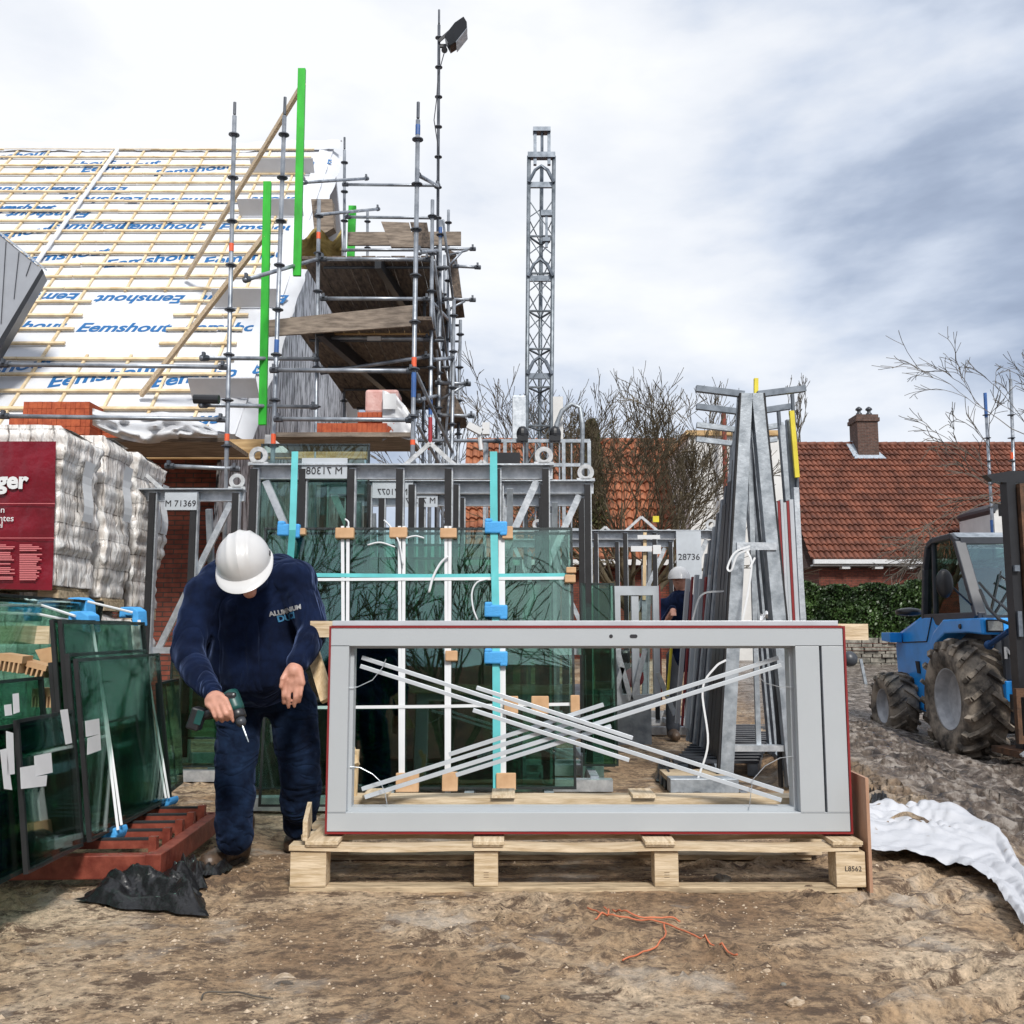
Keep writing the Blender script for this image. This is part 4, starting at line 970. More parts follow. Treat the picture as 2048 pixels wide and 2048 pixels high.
for i,(a) in enumerate([(690,1067,38,22),(797,1066,36,22),(897,1067,34,20),(1015,1066,22,26),(605,1064,14,14)]):
    clip(*a,'card','%s cardboard edge protector on the top of the strapped panes'%['leftmost large','second','third','rightmost of the large','smallest, beside the blue clamp,'][i],'edge_protector',grp='cardboard edge protectors')
for i,a in enumerate([(1142,1141,20,12),(1140,1158,22,16),(1022,1410,28,34),(1080,1410,34,34),(1150,1408,18,34),(903,1312,24,20),(815,1565,44,36),(900,1563,30,36),(1012,1563,38,32)]):
    clip(*a,'card',['upper half of the split cardboard corner at right pane edge','lower half of the split cardboard corner at right pane edge','cardboard corner left of three behind the crossed beads','middle cardboard corner of three behind the crossed beads','right cardboard corner of three at the pane edge','cardboard piece hanging under the frame top rail','cardboard foot piece left of three at the pane bottom','cardboard foot piece in the middle at the pane bottom','cardboard foot piece right of three at the pane bottom'][i],'cardboard_corner',grp='cardboard corners',off=.006)
for i,(px,py) in enumerate([(578,1060),(992,1055),(992,1222),(992,1315)]):
    c=spt(px,py,.03); s=6.5/F; mb=MB().box(c,(46*s,.05,24*s)).box(c+Vector((-.05,.0,.045)),(.05,.05,.03)).box(c+Vector((.05,0,-.04)),(.05,.05,.03))
    thing1('foam_clamp',mb,'blue_foam','blue foam clamp on the cyan strap, '+['above the man shoulder','at the pane top right of centre','just above the frame top rail','seen just below the frame top rail'][i],'foam clamp','blue foam clamps on the front rack',bevel=.01)
# grey blocks, stuff beyond
c=G(1187,1568); thing1('concrete_block',MB().box(c+Vector((0,.1,.10)),(.16,.2,.2)).box(c+Vector((.02,.1,.25)),(.10,.2,.10)),'block','grey concrete ballast block on the sand by the front rack end','concrete block',bevel=.006)
# ---------------- long pallet with the window frame ----------------
YF=4.45
fa=P(650,1668,YF); fb=P(1689,1252,YF); X0,X1,Z0,Z1=fa.x,fb.x,fa.z,fb.z
def fx(px): return X0+(X1-X0)*(px-650)/(1689-650)
def fz(py): return Z0+(Z1-Z0)*(1668-py)/(1668-1252)
FR=T('window_frame','large grey window frame with dark red gasket standing sideways on pallet','window frame',((X0+X1)/2,YF,Z0))
d1=.125
xi0,xi1=fx(690),fx(1588); zi0,zi1=fz(1626),fz(1293); e=.004
xo0,xo1,zo0,zo1=X0+.006,X1-.010,Z0+.010,Z1-.006
obj('top_rail',MB().bx(xo0,xo1,YF,YF+d1,zi1,zo1),'alu',FR,bevel=.002)
obj('bottom_rail',MB().bx(xo0,xo1,YF,YF+d1,zo0,zi0),'alu',FR,bevel=.002)
obj('side_stile',MB().bx(xo0,xi0,YF+.0005,YF+d1-.001,zi0+.001,zi1-.001),'alu',FR,bevel=.002)
obj('side_stile',MB().bx(fx(1641),xo1,YF+.0005,YF+d1-.001,zi0+.001,zi1-.001),'alu',FR,bevel=.002)
obj('mullion',MB().bx(xi1,fx(1636),YF+.0005,YF+d1-.002,zi0+.001,zi1-.001),'alu',FR,bevel=.002)
obj('groove',MB().bx(fx(1635),fx(1642),YF+.02,YF+d1-.01,zi0,zi1),'alu_dark',FR)
# inner rebate, stepped back
c=MB(); w_=.016
c.bx(xi0,xi0+w_,YF+.05,YF+d1-.004,zi0,zi1).bx(xi1-w_,xi1,YF+.05,YF+d1-.004,zi0,zi1).bx(xi0+w_,xi1-w_,YF+.05,YF+d1-.004,zi0,zi0+w_*.9).bx(xi0+w_,xi1-w_,YF+.05,YF+d1-.004,zi1-w_*.7,zi1)
obj('glazing_rebate',c,'alu',FR)
c=MB(); g0,g1=YF+.012,YF+.034
c.bx(X0-.002,xo0,g0,g1+.06,Z0,Z1).bx(xo1,X1+.006,g0,g1+.075,Z0,Z1).bx(xo0,xo1,g0,g1+.06,Z0-.002,zo0).bx(xo0,xo1,g0,g1,zo1,Z1+.002)
obj('gasket',c,'red',FR)
c=MB().bx(X0-.001,X0+.008,YF-.003,YF+.012,Z0,Z1).bx(X1-.008,X1+.001,YF-.003,YF+.012,Z0,Z1).bx(X0+.008,X1-.008,YF-.003,YF+.012,Z0,Z0+.008).bx(X0+.008,X1-.008,YF-.003,YF+.012,Z1-.009,Z1-.003)
obj('gasket_lip',c,'red',FR)
obj('top_profile',MB().bx(fx(652),fx(1682),YF+.04,YF+d1+.02,Z1+.002,fz(1241)),'alu_light',FR,bevel=.001)
sh_=MB()
obj('keyhole',MB().lathe([(.0085,0),(.0085,.001)],(fx(1217.5),YF-.0005,fz(1273)),(0,-1,0),16),'ink',FR)
k=MB(); cx,cz=fx(1263),fz(1273); pr=[]
for j in range(24):
    a=2*math.pi*j/24; pr.append((cx+.0085*math.cos(a)+(.009 if math.cos(a)>0 else -.009),YF-.0008,cz+.0085*math.sin(a)))
obj('lock_slot',MB().prism(pr,(0,-.0006,0)),'ink',FR)
c=MB()
for (px0,py0,px1,py1) in ((690,1292,652,1292),(690,1627,652,1627),(1588,1292,1684,1292),(1588,1627,1684,1627)):
    c.bx(fx(px0),fx(px1),YF-.0004,YF+.001,fz(py0)-.0008,fz(py0)+.0008)
obj('joint_lines',c,'alu_dark',FR)
# glazing beads tied crosswise
YB=YF+.07
def bead(a,b,k,label):
    thing1('glazing_bead',MB().beam(P(*a,YB+k*.02),P(*b,YB+k*.02),.018,.020,up=(0,1,0)),'alu_light',label,'glazing bead','grey glazing beads crossed in the frame opening',bevel=.001)
B1='falling to the right'
bead((724,1315),(1566,1583),0,'topmost long grey bead falling from upper left to lower right')
bead((721,1332),(1562,1600),0,'lower long grey bead falling from upper left to bottom right corner')
bead((953,1375),(1265,1476),0,'short grey bead falling right, upper of the two short ones')
bead((946,1420),(1258,1520),0,'short grey bead falling right, lower of the two short ones')
bead((724,1578),(1556,1316),1,'topmost long grey bead rising from lower left to upper right')
bead((730,1594),(1562,1330),1,'lower long grey bead rising from bottom left to upper right')
bead((898,1509),(1207,1409),1,'short grey bead rising right, upper of two short ones')
bead((912,1550),(1222,1452),1,'short grey bead rising right, lower of two short ones')
for i,(pts,l) in enumerate([([(691,1376),(715,1374),(745,1360),(765,1335),(772,1318)],'thin tie wire curving at the upper left beads'),([(700,1533),(720,1535),(745,1548),(760,1562),(770,1585),(774,1608)],'thin tie wire curving at the lower left beads'),([(1588,1512),(1560,1516),(1530,1532),(1505,1560),(1498,1620)],'thin tie wire curving at the lower right beads'),([(1516,1352),(1530,1366),(1560,1374),(1588,1374)],'thin tie wire curving at the upper right beads')]):
    thing1('tie_wire',MB().path([P(x,y,YB-.03) for x,y in pts],.0018,5),'galv',l,'wire','tie wires of the glazing beads')
# pallet
PL=T('long_pallet','long pale pine pallet with pads under the grey window frame','pallet',(0.3,4.6,0))
pzt=P(900,1700,4.42).z  # underside of the deck boards
x0p,x1p=P(577,1762,4.38).x,P(1733,1762,4.38).x
obj('bottom_runner',MB().bx(x0p,P(1715,1762,4.38).x,4.385,4.47,.004,.030),'wood_dirty',PL,bevel=.003)
obj('bottom_runner',MB().bx(x0p,x1p-.05,5.0,5.09,.004,.030),'wood_dirty',PL,bevel=.003)
ztop=pzt+.004
for (a,b,yy) in ((580,652,4.38),(948,996,4.385),(1309,1357,4.385),(1672,1731,4.375)):
    xa_,xb_=P(a,1730,yy).x,P(b,1730,yy).x
    o=obj('block',MB().bx(xa_,xb_,yy,yy+.11,.031,ztop-.002),'wood',PL,bevel=.003); obj('block',MB().bx(xa_,xb_,4.98,5.09,.031,ztop-.002),'wood',PL,bevel=.003)
    if a==1672: obj('stamp',text_mb('L8562',.030,frame_mtx(((xa_+xb_)/2+.01,yy-.001,.032+(ztop-.03)*.5),(1,0,0),(0,0,1)),ext=.0006),'ink',o)
    if a==1309 or a==948: obj('stamp',text_mb('III' if a==948 else '',.0,Matrix()) if False else MB().bx((xa_+xb_)/2-.01,(xa_+xb_)/2+.012,yy-.001,yy+.001,.07,.0715).bx((xa_+xb_)/2-.01,(xa_+xb_)/2+.012,yy-.001,yy+.001,.08,.0815).bx((xa_+xb_)/2-.01,(xa_+xb_)/2+.012,yy-.001,yy+.001,.09,.0915),'rust',o)
for yy,ww in ((4.37,.095),(4.62,.09),(4.86,.09),(5.0,.1)):
    c=MB(); n=14
    def bd(i): return .004*math.sin(i*1.3+yy*9)
    for k_ in range(n):
        xa_=x0p+(x1p-.03-x0p)*k_/n; xb_=x0p+(x1p-.03-x0p)*(k_+1)/n
        c.add([(xa_,yy,ztop+bd(k_)),(xb_,yy,ztop+bd(k_+1)),(xb_,yy+ww,ztop+bd(k_+1)),(xa_,yy+ww,ztop+bd(k_)),(xa_,yy,ztop+.022+bd(k_)),(xb_,yy,ztop+.022+bd(k_+1)),(xb_,yy+ww,ztop+.022+bd(k_+1)),(xa_,yy+ww,ztop+.022+bd(k_))],[(0,3,2,1),(4,5,6,7),(0,1,5,4),(2,3,7,6)]+([(0,4,7,3)] if k_==0 else [])+([(1,2,6,5)] if k_==n-1 else []))
    obj('deck_board',c,'wood',PL)
for a,b in ((610,676),(946,1008),(1290,1351),(1665,1726)):
    xa_,xb_=P(a,1694,4.36).x,P(b,1694,4.36).x; zt_=ztop+.030
    obj('pad',MB().bx(xa_,xb_,4.355,5.02,zt_,zt_+.016),'wood_y',PL,bevel=.002); obj('cross_bearer',MB().bx(xa_+.004,xb_-.004,4.36,5.05,ztop+.024,zt_-.001),'wood_y',PL)
za=ztop+.047
obj('end_board',MB().prism([(P(614,1690,4.36).x,4.36,za),(P(614,1690,4.36).x,4.36,P(614,1642,4.36).z),(P(620,1620,4.66).x+.0,4.70,P(645,1620,4.66).z+.03),(P(620,1690,4.66).x,4.70,za)],(-.02,0,0)),'wood_y',PL)
xq=P(1733,1740,4.375).x+.006
thing1('plywood_sheet',MB().prism([(xq,4.36,.012),(xq,4.36,P(1737,1556,4.36).z),(xq,4.66,P(1694,1535,4.66).z),(xq,4.66,.03)],(.014,0,0)),'ply','brown plywood sheet standing at the right pallet end','plywood sheet')
# timber supports behind the frame
thing1('support_plank',MB().beam((P(618,1258,4.55).x,4.60,P(618,1258,4.55).z),(P(1725,1262,4.65).x,4.60,P(1725,1264,4.6).z),.05,.075),'wood','horizontal pine batten behind the frame top, both ends sticking out','plank')
thing1('timber_stay',MB().beam(P(622,1290,4.75),P(655,1400,4.60),.06,.03,up=(0,1,0)),'wood_z','slanting pine stay behind the left frame side, by the man hand','timber stay')
thing1('timber_stay',MB().beam(P(712,1500,4.66),P(706,1615,4.70),.03,.03,up=(0,1,0)),'wood_z','short upright pine stay inside lower left corner of opening','timber stay')
thing1('timber_stay',MB().beam(P(700,1485,4.70),P(712,1530,4.64),.03,.03,up=(0,1,0)),'wood_z','small slanted pine end left in the frame opening','timber stay')
thing1('support_plank',MB().bx(xi0-.03,xi1+.05,4.62,4.76,fz(1626)+.005,fz(1626)+.035),'wood','long pale board lying behind the bottom frame rail','plank')
for a,b,l in ((712,762,'left'),(976,1024,'middle'),(1265,1312,'right')):
    thing1('wood_pad',MB().bx(fx(a),fx(b),4.60,4.80,fz(1626)+.037,fz(1626)+.050),'wood_y','%s small pale pad lying on board behind bottom rail'%l,'wood pad','pads behind the bottom rail')

# ---------------- brick packs on the left ----------------
M['pack']=None
def packmat():
    m=brickmat('wrapped_pale_bricks',(.50,.44,.39),(.70,.65,.60),(.13,.10,.08),'xyz',bw=.075,bh=.21,ms=.006,offset=0,rough=.35)
    t=m.node_tree; b=t.nodes['Principled BSDF']; b.inputs['Coat Weight'].default_value=.35; b.inputs['Coat Roughness'].default_value=.2
    tcn=N(t,'ShaderNodeTexCoord'); mp=N(t,'ShaderNodeMapping'); mp.inputs['Scale'].default_value=(7,7,2.6); t.links.new(tcn.outputs['Object'],mp.inputs[0])
    n=N(t,'ShaderNodeTexNoise',i_Scale=2.2,i_Detail=5.0,i_Distortion=1.0); t.links.new(mp.outputs[0],n.inputs['Vector'])
    src=b.inputs['Base Color'].links[0].from_socket
    r=ramp(t,[(.36,0),(.64,.85)]); t.links.new(n.outputs[0],r.inputs[0])
    mx=N(t,'ShaderNodeMix',data_type='RGBA'); t.links.new(r.outputs[0],mx.inputs[0]); t.links.new(src,mx.inputs[6]); mx.inputs[7].default_value=(.84,.83,.81,1); t.links.new(mx.outputs[2],b.inputs['Base Color'])
    bb=N(t,'ShaderNodeBump'); bb.inputs['Strength'].default_value=.9; bb.inputs['Distance'].default_value=.03; t.links.new(n.outputs[0],bb.inputs['Height'])
    old=b.inputs['Normal'].links[0].from_socket; t.links.new(old,bb.inputs['Normal']); t.links.new(bb.outputs[0],b.inputs['Normal'])
    return m
M['pack']=packmat()
def pack(label,x1,y0,y1,z0,z1,wd,seed):
    # wavy shrink wrapped block: side face at x1, front at y0
    t=T('brick_pack',label,'brick pack',(x1-wd/2,(y0+y1)/2,z0),'film wrapped pale brick packs'); nz=46; L=[]
    def bulge(z,s,k): 
        row=math.sin((z-z0)/.21*2*math.pi)
        return .012*row*row+.05*(vnoise(z*4.5+seed*3.1,k)-.5)+.03*(vnoise(z*13+seed,k+9)-.5)
    def f(u,v):
        z=z0+(z1-z0)*v; q=u*4%4; i=int(q); fr=q-i
        x_0=x1-wd; 
        if i==0: x,y=x_0+wd*fr,y0
        elif i==1: x,y=x1,y0+(y1-y0)*fr
        elif i==2: x,y=x1-wd*fr,y1
        else: x,y=x_0,y1-(y1-y0)*fr
        g=.035*(vnoise(x*9+y*8+seed,z*7)-.5)
        cx,cy=x1-wd/2,(y0+y1)/2; b_=bulge(z,seed,0)+g
        ed=1-max(0,(v-.93)/.07)**2*.07; 
        return Vector((cx+(x-cx)*ed+(b_ if x>cx else -b_),cy+(y-cy)*ed+(bulge(z,seed,5)+g)*(1 if y>cy else -1),z+.02*(vnoise(x*5,y*5+seed)-.5)*(v>.9)-.05*(v>.97)*(y-y0)/(y1-y0)))
    obj('wrapped_bricks',MB().grid(f,96,nz),'pack',t,smooth=True)
    def g_(u,v):
        return Vector((x1-wd+.03+(wd-.06)*u,y0+.03+(y1-y0-.06)*v,z1-.012+.02*math.sin(u*9)*math.sin(v*5)))
    obj('film_top',MB().grid(g_,12,10),'pack',t,smooth=True)
    return t
ZB=[P(110,1172,6.45).z,P(330,1228,8.4).z]
pk=[('nearest film wrapped pale brick pack carrying the red printed sheet',-3.0,6.42,6.98,P(110,1172,6.45).z,P(60,852,6.45).z),('middle film wrapped pale brick pack, second in the row',-3.0,7.15,7.62,P(200,1195,7.2).z,P(190,873,7.2).z),('farthest film wrapped pale brick pack next to the number plate',-3.02,7.80,8.36,P(260,1215,7.9).z,P(250,905,7.8).z)]
for i,(l,x,y0,y1,z0,z1) in enumerate(pk):
    t=pack(l,x,y0,y1,z0,z1,1.15,i*7+1)
    for k in range(2 if i==2 else 1):
        yy=y0+(y1-y0)*(.42+.3*k); zz=z1-.62
        f_=MB().grid(lambda u,v:Vector((x+.045+.012*math.sin(v*7),yy+.15*u,zz+.42*v)),3,8); obj('paper_slip',f_,'paper',t)
    pack(l.split(' film')[0]+' lower brick pack, mostly hidden beneath an upper pack'+('' ),x,y0+.02,y1-.02,.14,z0-.10,1.15,i*5+3)
    bp=T('wooden_pallet','pallet under the '+l.split(' film')[0]+' upper brick pack','pallet',(x-.57,(y0+y1)/2,z0-.1),'pallets between brick packs')
    for q in range(3): obj('block',MB().bx(x-1.12+.49*q,x-.98+.49*q,y0+.05,y1-.05,z0-.095,z0-.025),'wood_dirty',bp)
    obj('deck',MB().bx(x-1.14,x-.01,y0+.03,y1-.03,z0-.022,z0-.003),'wood_dirty',bp)
# red printed sheet on the nearest pack front
ls=T('printed_sheet','dark red printed film sheet on the front of nearest brick pack','printed sheet',(-3.5,6.33,1.4))
la=P(110,882,6.34); lb_=P(103,1176,6.34)
def lf(u,v):
    x=-4.1+(la.x-(la.x-lb_.x)*v+4.1)*u; z=la.z+(lb_.z-la.z)*v-.03*v*(u-.5)
    return Vector((x,6.355+.012*(vnoise(x*7,z*5)-.5)+.006*(vnoise(x*30,z*9)-.5),z))
obj('film',MB().grid(lf,60,50),'redwrap',ls,smooth=True)
def lt(s,px,py,sz,al='RIGHT',m='paper',ext=.001,off=0):
    obj('lettering',text_mb(s,sz,frame_mtx(P(px,py,6.335),(1,0,0),(0,0,1)),align=al,off=off,ext=ext),m,ls)
lt('ger',55,962,.155,off=.006); lt('en',10,1020,.06); lt('entes',28,1037,.06); lt('el',6,1050,.06)
mb=MB(); rnd=random.Random(8)
for (xa_,xb_,ya_,yb_) in ((-10,30,1090,1160),(39,85,1090,1162)):
    y=ya_
    while y<yb_:
        L=(xb_-xa_)*rnd.uniform(.7,1) if y>ya_ else (xb_-xa_)*.55
        a=P(xa_,y,6.335); b=P(xa_+L,y,6.335); mb.bx(a.x,b.x,6.334,6.336,a.z-.0035,a.z+.0035); y+=3.6 if rnd.random()>.1 else 8
for y in (1007,1076): a=P(-30,y,6.335); b=P(110,y+2,6.335); mb.bx(a.x,b.x,6.334,6.336,a.z-.002,a.z+.002)
M['pinkink']=mat('pale_red_print',(.55,.16,.17),.6,0,var=.05)
obj('small_print',mb,'pinkink',ls)

# ---------------- red oxide rack with glass, left front ----------------
rr=T('steel_rack','red oxide steel transport rack with ribs on the ground, left','rack',(-2.1,4.9,0))
cor=G(310,1752,.06); far=P(427,1640,cor.y*1.22); 
A0=Vector((-4.6,cor.y-.16,.0)); A1=Vector((cor.x,cor.y,0)); 
fr_=G(427,1662,.06); A2=Vector((fr_.x,fr_.y,0))
zr0,zr1=.055,.155
dirx=(A1-A0).normalized(); diry=(A2-A1).normalized()
obj('front_rail',MB().beam(A0+Vector((0,0,(zr0+zr1)/2)),A1+Vector((0,0,(zr0+zr1)/2)),.06,zr1-zr0),'rust_red',rr,bevel=.004)
obj('side_rail',MB().beam(A1+Vector((0,0,.105))+diry*.035,A2+Vector((0,0,.105)),.06,.097),'rust_red',rr,bevel=.004)
obj('corner_post',MB().box(A1+Vector((0,0,.08)),(.07,.07,.16)),'rust_red',rr,bevel=.004)
Ls=(A2-A1).length
for i in range(5):
    q=A1+diry*(.12+ (Ls-.18)*i/4.0)+Vector((-.05,0,0)); 
    ln=1.5
    rb=obj('rib',MB().beam(q+Vector((0,0,.172)),q-dirx*ln+Vector((0,0,.172)),.022,.036),'rust_red',rr)
    obj('rubber_edge',MB().beam(q+Vector((-.01,0,.195)),q-dirx*ln+Vector((0,0,.195)),.026,.009),'rubber',rb)
    obj('rib_upright',MB().box(q+Vector((.0,0,.155)),(.035,.035,.10)),'rust_red',rr)
obj('back_rail',MB().beam(A2+Vector((0,0,.105)),A2-dirx*3.0+Vector((0,0,.105)),.06,.097),'rust_red',rr)
for i in range(2):
    q=A1+diry*(.2+.9*i); obj('skid_foot',MB().box(q+Vector((-.25,.1,.03)),(.16,.16,.055)),'wood_dirty',rr)
obj('spine_beam',MB().beam(A0+Vector((1.5,1.1,.9)),A0+Vector((1.5,1.1,.2)),.08,.08,up=(0,1,0)),'rust_red',rr)
# panes: bottom edge runs back along the side rail direction
def rowpane(label,pb0,pb1,ptl,zb,m='glass',k=0,th=.024,grp='panes on the red rack',spx='rubber',h=None,wmul=1):
    a=G(*pb0,zb); b=G(*pb1,zb); ex=(b-a); 
    # top-left corner: on the ray through ptl at a height found by leaning back
    r=ray(*ptl); nrm=Vector((ex.y,-ex.x,0)).normalized()   # horizontal normal, to the right/front
    if nrm.x<0: nrm=-nrm
    # want top point = a + up*H - nrm*lean*H ; solve along ray
    lean=.13; up=Vector((0,0,1))-nrm*lean
    # solve a + up*H + ex*s on the ray (least squares)
    o=Vector((0,0,CAMH)); A=np.array([[up.x,ex.x,-r.x],[up.y,ex.y,-r.y],[up.z,ex.z,-r.z]]); bb=np.array([o.x-a.x,o.y-a.y,o.z-a.z]); H,s,tt=np.linalg.solve(A,bb)
    H=h or H
    return unit(label,a-nrm*th*k,ex,up,ex.length*wmul,H,th,grp,m,True,spx),a,ex,up,H,nrm
g0,a0,ex0,up0,H0,n0=rowpane('tall front green pane with papers, strapped by blue clamps',(184,1684),(345,1598),(122,1316),.21)
for k,l in ((1,'second'),(2,'third'),(3,'fourth'),(4,'fifth')):
    unit('%s green pane back in the strapped row on the red rack'%l,a0-n0*.028*k-ex0.normalized()*.02*(k%2),ex0,up0,ex0.length*[1,.92,.97,.86,.9][k],H0*[1,1.03,1.20,1.22,.98][k] if k!=2 else H0*1.215,.024,'panes on the red rack','glass' if k<3 else 'glass_d')
g1_,a1,ex1,up1,H1,n1=rowpane('short front left green pane with white stickers on red rack',(58,1748),(168,1692),(0,1443),.21)
nearp=a1-ex1*1.2
gB=unit('short black edged pane behind the stickered one',nearp-n1*.03+Vector((0,0,0)),ex1,up1,ex1.length*2.2,H1*.97,.024,'panes on the red rack','glass_d')
gB2=unit('third short dark pane in the near left row',nearp-n1*.06,ex1,up1,ex1.length*2.15,H1*.93,.024,'panes on the red rack','glass_d')
gB3=unit('fourth dark pane in near left row, tops hidden by cardboard',nearp-n1*.12,ex1,up1,ex1.length*2.2,H1*1.25,.024,'panes on the red rack','glass_d')
# panes leaning on the other side
bk=a0-n0*.62-ex0*1.3
for k,l in enumerate(('back row green pane nearest the camera side, pale','second back row green pane leaning the other way','third back row green pane by the brick packs')):
    upb=Vector((0,0,1))+n0*.10
    unit(l,bk-n0*.03*k+ex0*.05*k,ex0,upb,ex0.length*2.5,P(60,1212,5.0).z-.16-.02*k,.024,'panes on the red rack','glass_l')
unit('small dark pane standing apart at the rack far end',G(335,1596,.21)-n0*.02,(G(374,1566,.21)-G(335,1596,.21)),(-.08,0,1),(G(374,1566,.21)-G(335,1596,.21)).length,P(310,1362,5.9).z-.2,.024,'panes on the red rack','glass_d')
def onp(px,py,off=.004):
    r=ray(px,py); o=Vector((0,0,CAMH)); nn=ex0.normalized().cross(up0.normalized()); nn=nn if nn.x>0 else -nn; t=(a0+nn*(off)-o).dot(nn)/r.dot(nn); return o+r*t,nn
def onp1(px,py,off=.004):
    r=ray(px,py); o=Vector((0,0,CAMH)); nn=ex1.normalized().cross(up1.normalized()); nn=nn if nn.x>0 else -nn; t=(a1+nn*(off)-o).dot(nn)/r.dot(nn); return o+r*t,nn
for i,(f_,q) in enumerate([(onp,[(170,1442),(198,1437),(200,1468),(172,1474)]),(onp,[(175,1476),(200,1468),(202,1500),(174,1510)]),(onp1,[(68,1512),(102,1505),(105,1545),(70,1553)]),(onp1,[(40,1535),(70,1530),(70,1553),(94,1550),(92,1572),(42,1578)])]):
    pts=[f_(x,y,.004+.002*i)[0] for x,y in q]; thing1('paper_sticker',MB().prism(pts,f_(100,1500)[1]*.001),'paper',['upper white sticker on the tall strapped pane','lower white sticker on the tall strapped pane','square white sticker on the short left pane','larger pale sheet overlapping the square sticker'][i],'sticker','white stickers on the panes')
for i,q in enumerate([[(120,1420),(135,1418),(144,1486),(131,1489)],[(12,1462),(26,1466),(29,1548),(14,1550)],[(0,1500),(12,1497),(24,1580),(8,1578)],[(8,1410),(22,1408),(24,1430),(10,1432)],[(25,1388),(37,1386),(39,1424),(27,1428)]]):
    pts=[onp1(x,y,.02)[0] for x,y in q]; thing1('paper_sticker',MB().prism(pts,onp1(100,1500)[1]*.001),'paper',['slim white label folded over the right edge of short pane','long white label on the black edges far left, upper','long white label on the black edges at the photo left border','tiny white label above the black edges','narrow upright white label under the cardboard comb'][i],'sticker','white stickers on the panes')
# blue clamps + straps
cl=[((45,1216),'leftmost','blue'),((158,1208),'upper middle','x'),((163,1238),'lower middle','x'),((262,1228),'right','x'),((222,1665),'lower','x'),((332,1602),'far small lower','x')]
for i,((px,py),l,_) in enumerate(cl):
    Yc=[5.1,5.5,4.85,5.55,4.70,5.45][i]; c=P(px,py,Yc); s=Yc/F
    wv=[48,40,44,40,34,24][i]; hv=[26,22,26,24,22,14][i]
    prof=[(-.5,-.1),(-.48,.5),(.1,.55),(.42,.25),(.5,-.9),(.2,-.9),(.12,-.2),(-.2,-.1),(-.2,-.3),(-.5,-.3)] if i<4 else [(-.5,-.5),(-.35,.15),(.4,.5),(.5,.0),(.35,-.5),(-.1,-.65)]
    pr=[Vector((c.x+a*wv*s,Yc-.03,c.z+b_*hv*s*1.1)) for a,b_ in prof]
    thing1('foam_clamp',MB().prism(pr,(.02,.09,0)),'blue_foam','%s blue foam clamp on the red rack panes'%l,'foam clamp','blue foam clamps on the red rack',bevel=.008)
for i,(pts,Ys,l) in enumerate([([(184,1246),(200,1350),(215,1480),(236,1660)],(4.83,4.78,4.72,4.66),'left of the two long strap lines down the tall pane'),([(184,1246),(208,1400),(228,1540),(243,1650)],(4.83,4.78,4.72,4.68),'right of the two long strap lines down the tall pane'),
  ([(277,1240),(292,1350),(315,1500),(332,1596)],(5.5,5.48,5.45,5.4),'strap line along the far pane edge, left one'),([(279,1240),(300,1370),(322,1500),(338,1596)],(5.5,5.48,5.45,5.4),'strap line along the far pane edge, right one')]):
    thing1('white_strap',MB().ribbon([P(x,y,Y_) for (x,y),Y_ in zip(pts,Ys)],.012 if i<2 else .011,(.3,-1,0),.002),'strap',l,'strap','white straps on the red rack panes')
for i,(a,b,Y1,Y2,l) in enumerate([((0,1210),(140,1204),5.0,5.4,'white cord along the back clamps, left half'),((60,1203),(150,1232),5.0,4.8,'white cord slanting to the lower middle clamp'),((175,1203),(265,1225),5.4,5.5,'white cord slanting to the right clamp'),((75,1228),(160,1245),4.95,4.85,'thin white cord below the slanting one'),((50,1195),(66,1212),5.0,5.0,'short loose knot end sticking up near left clamp')]):
    thing1('cord',MB().tube(P(*a,Y1),P(*b,Y2),.007,n=6),'strap',l,'cord','white cords on the red rack')
thing1('cord_knot',MB().ell(P(66,1205,4.98),(.03,.02,.018)).ell(P(76,1210,4.97),(.02,.015,.015)),'strap','small white knot of cord beside the leftmost blue clamp','knot')
# cardboard combs between panes
def comb(px,py,w_,h_,Y_,label,n=5,ang=0):
    c=P(px,py,Y_); s=Y_/F; mb=MB(); W_=w_*s; H_=h_*s; rot=Matrix.Rotation(R(ang),3,'Y')
    mb.box(c+rot@Vector((0,.03,H_*.28)),(W_,.10,H_*.42),rot)
    for i in range(n):
        mb.box(c+rot@Vector((-W_/2+W_*(i+.5)/n,.02,-H_*.22)),(W_/n*.38,.09,H_*.56),rot)
    thing1('cardboard_comb',mb,'card',label,'cardboard','cardboard combs holding the panes')
comb(24,1326,46,34,4.55,'leftmost cardboard comb spacer above the short panes',5,8)
comb(70,1338,50,26,4.6,'second cardboard comb spacer, tilted down to the right',5,14)
comb(76,1395,18,36,4.75,'small cardboard comb spacer behind black edges, left one',3)
comb(106,1395,20,38,4.75,'small cardboard comb spacer right beside the tall pane edge',3)
thing1('cardboard_sheet',MB().prism([P(70,1300,4.72),P(112,1292,4.72),P(115,1340,4.72),P(85,1330,4.72)],(0,.02,0)),'card','plain brown cardboard sheet left of the tall pane','cardboard')
thing1('timber_block',MB().bx(P(0,1270,4.95).x-.3,P(102,1270,4.95).x,4.93,5.0,P(0,1288,4.95).z,P(0,1252,4.95).z),'wood','pale timber bar seen through the left back panes','timber')
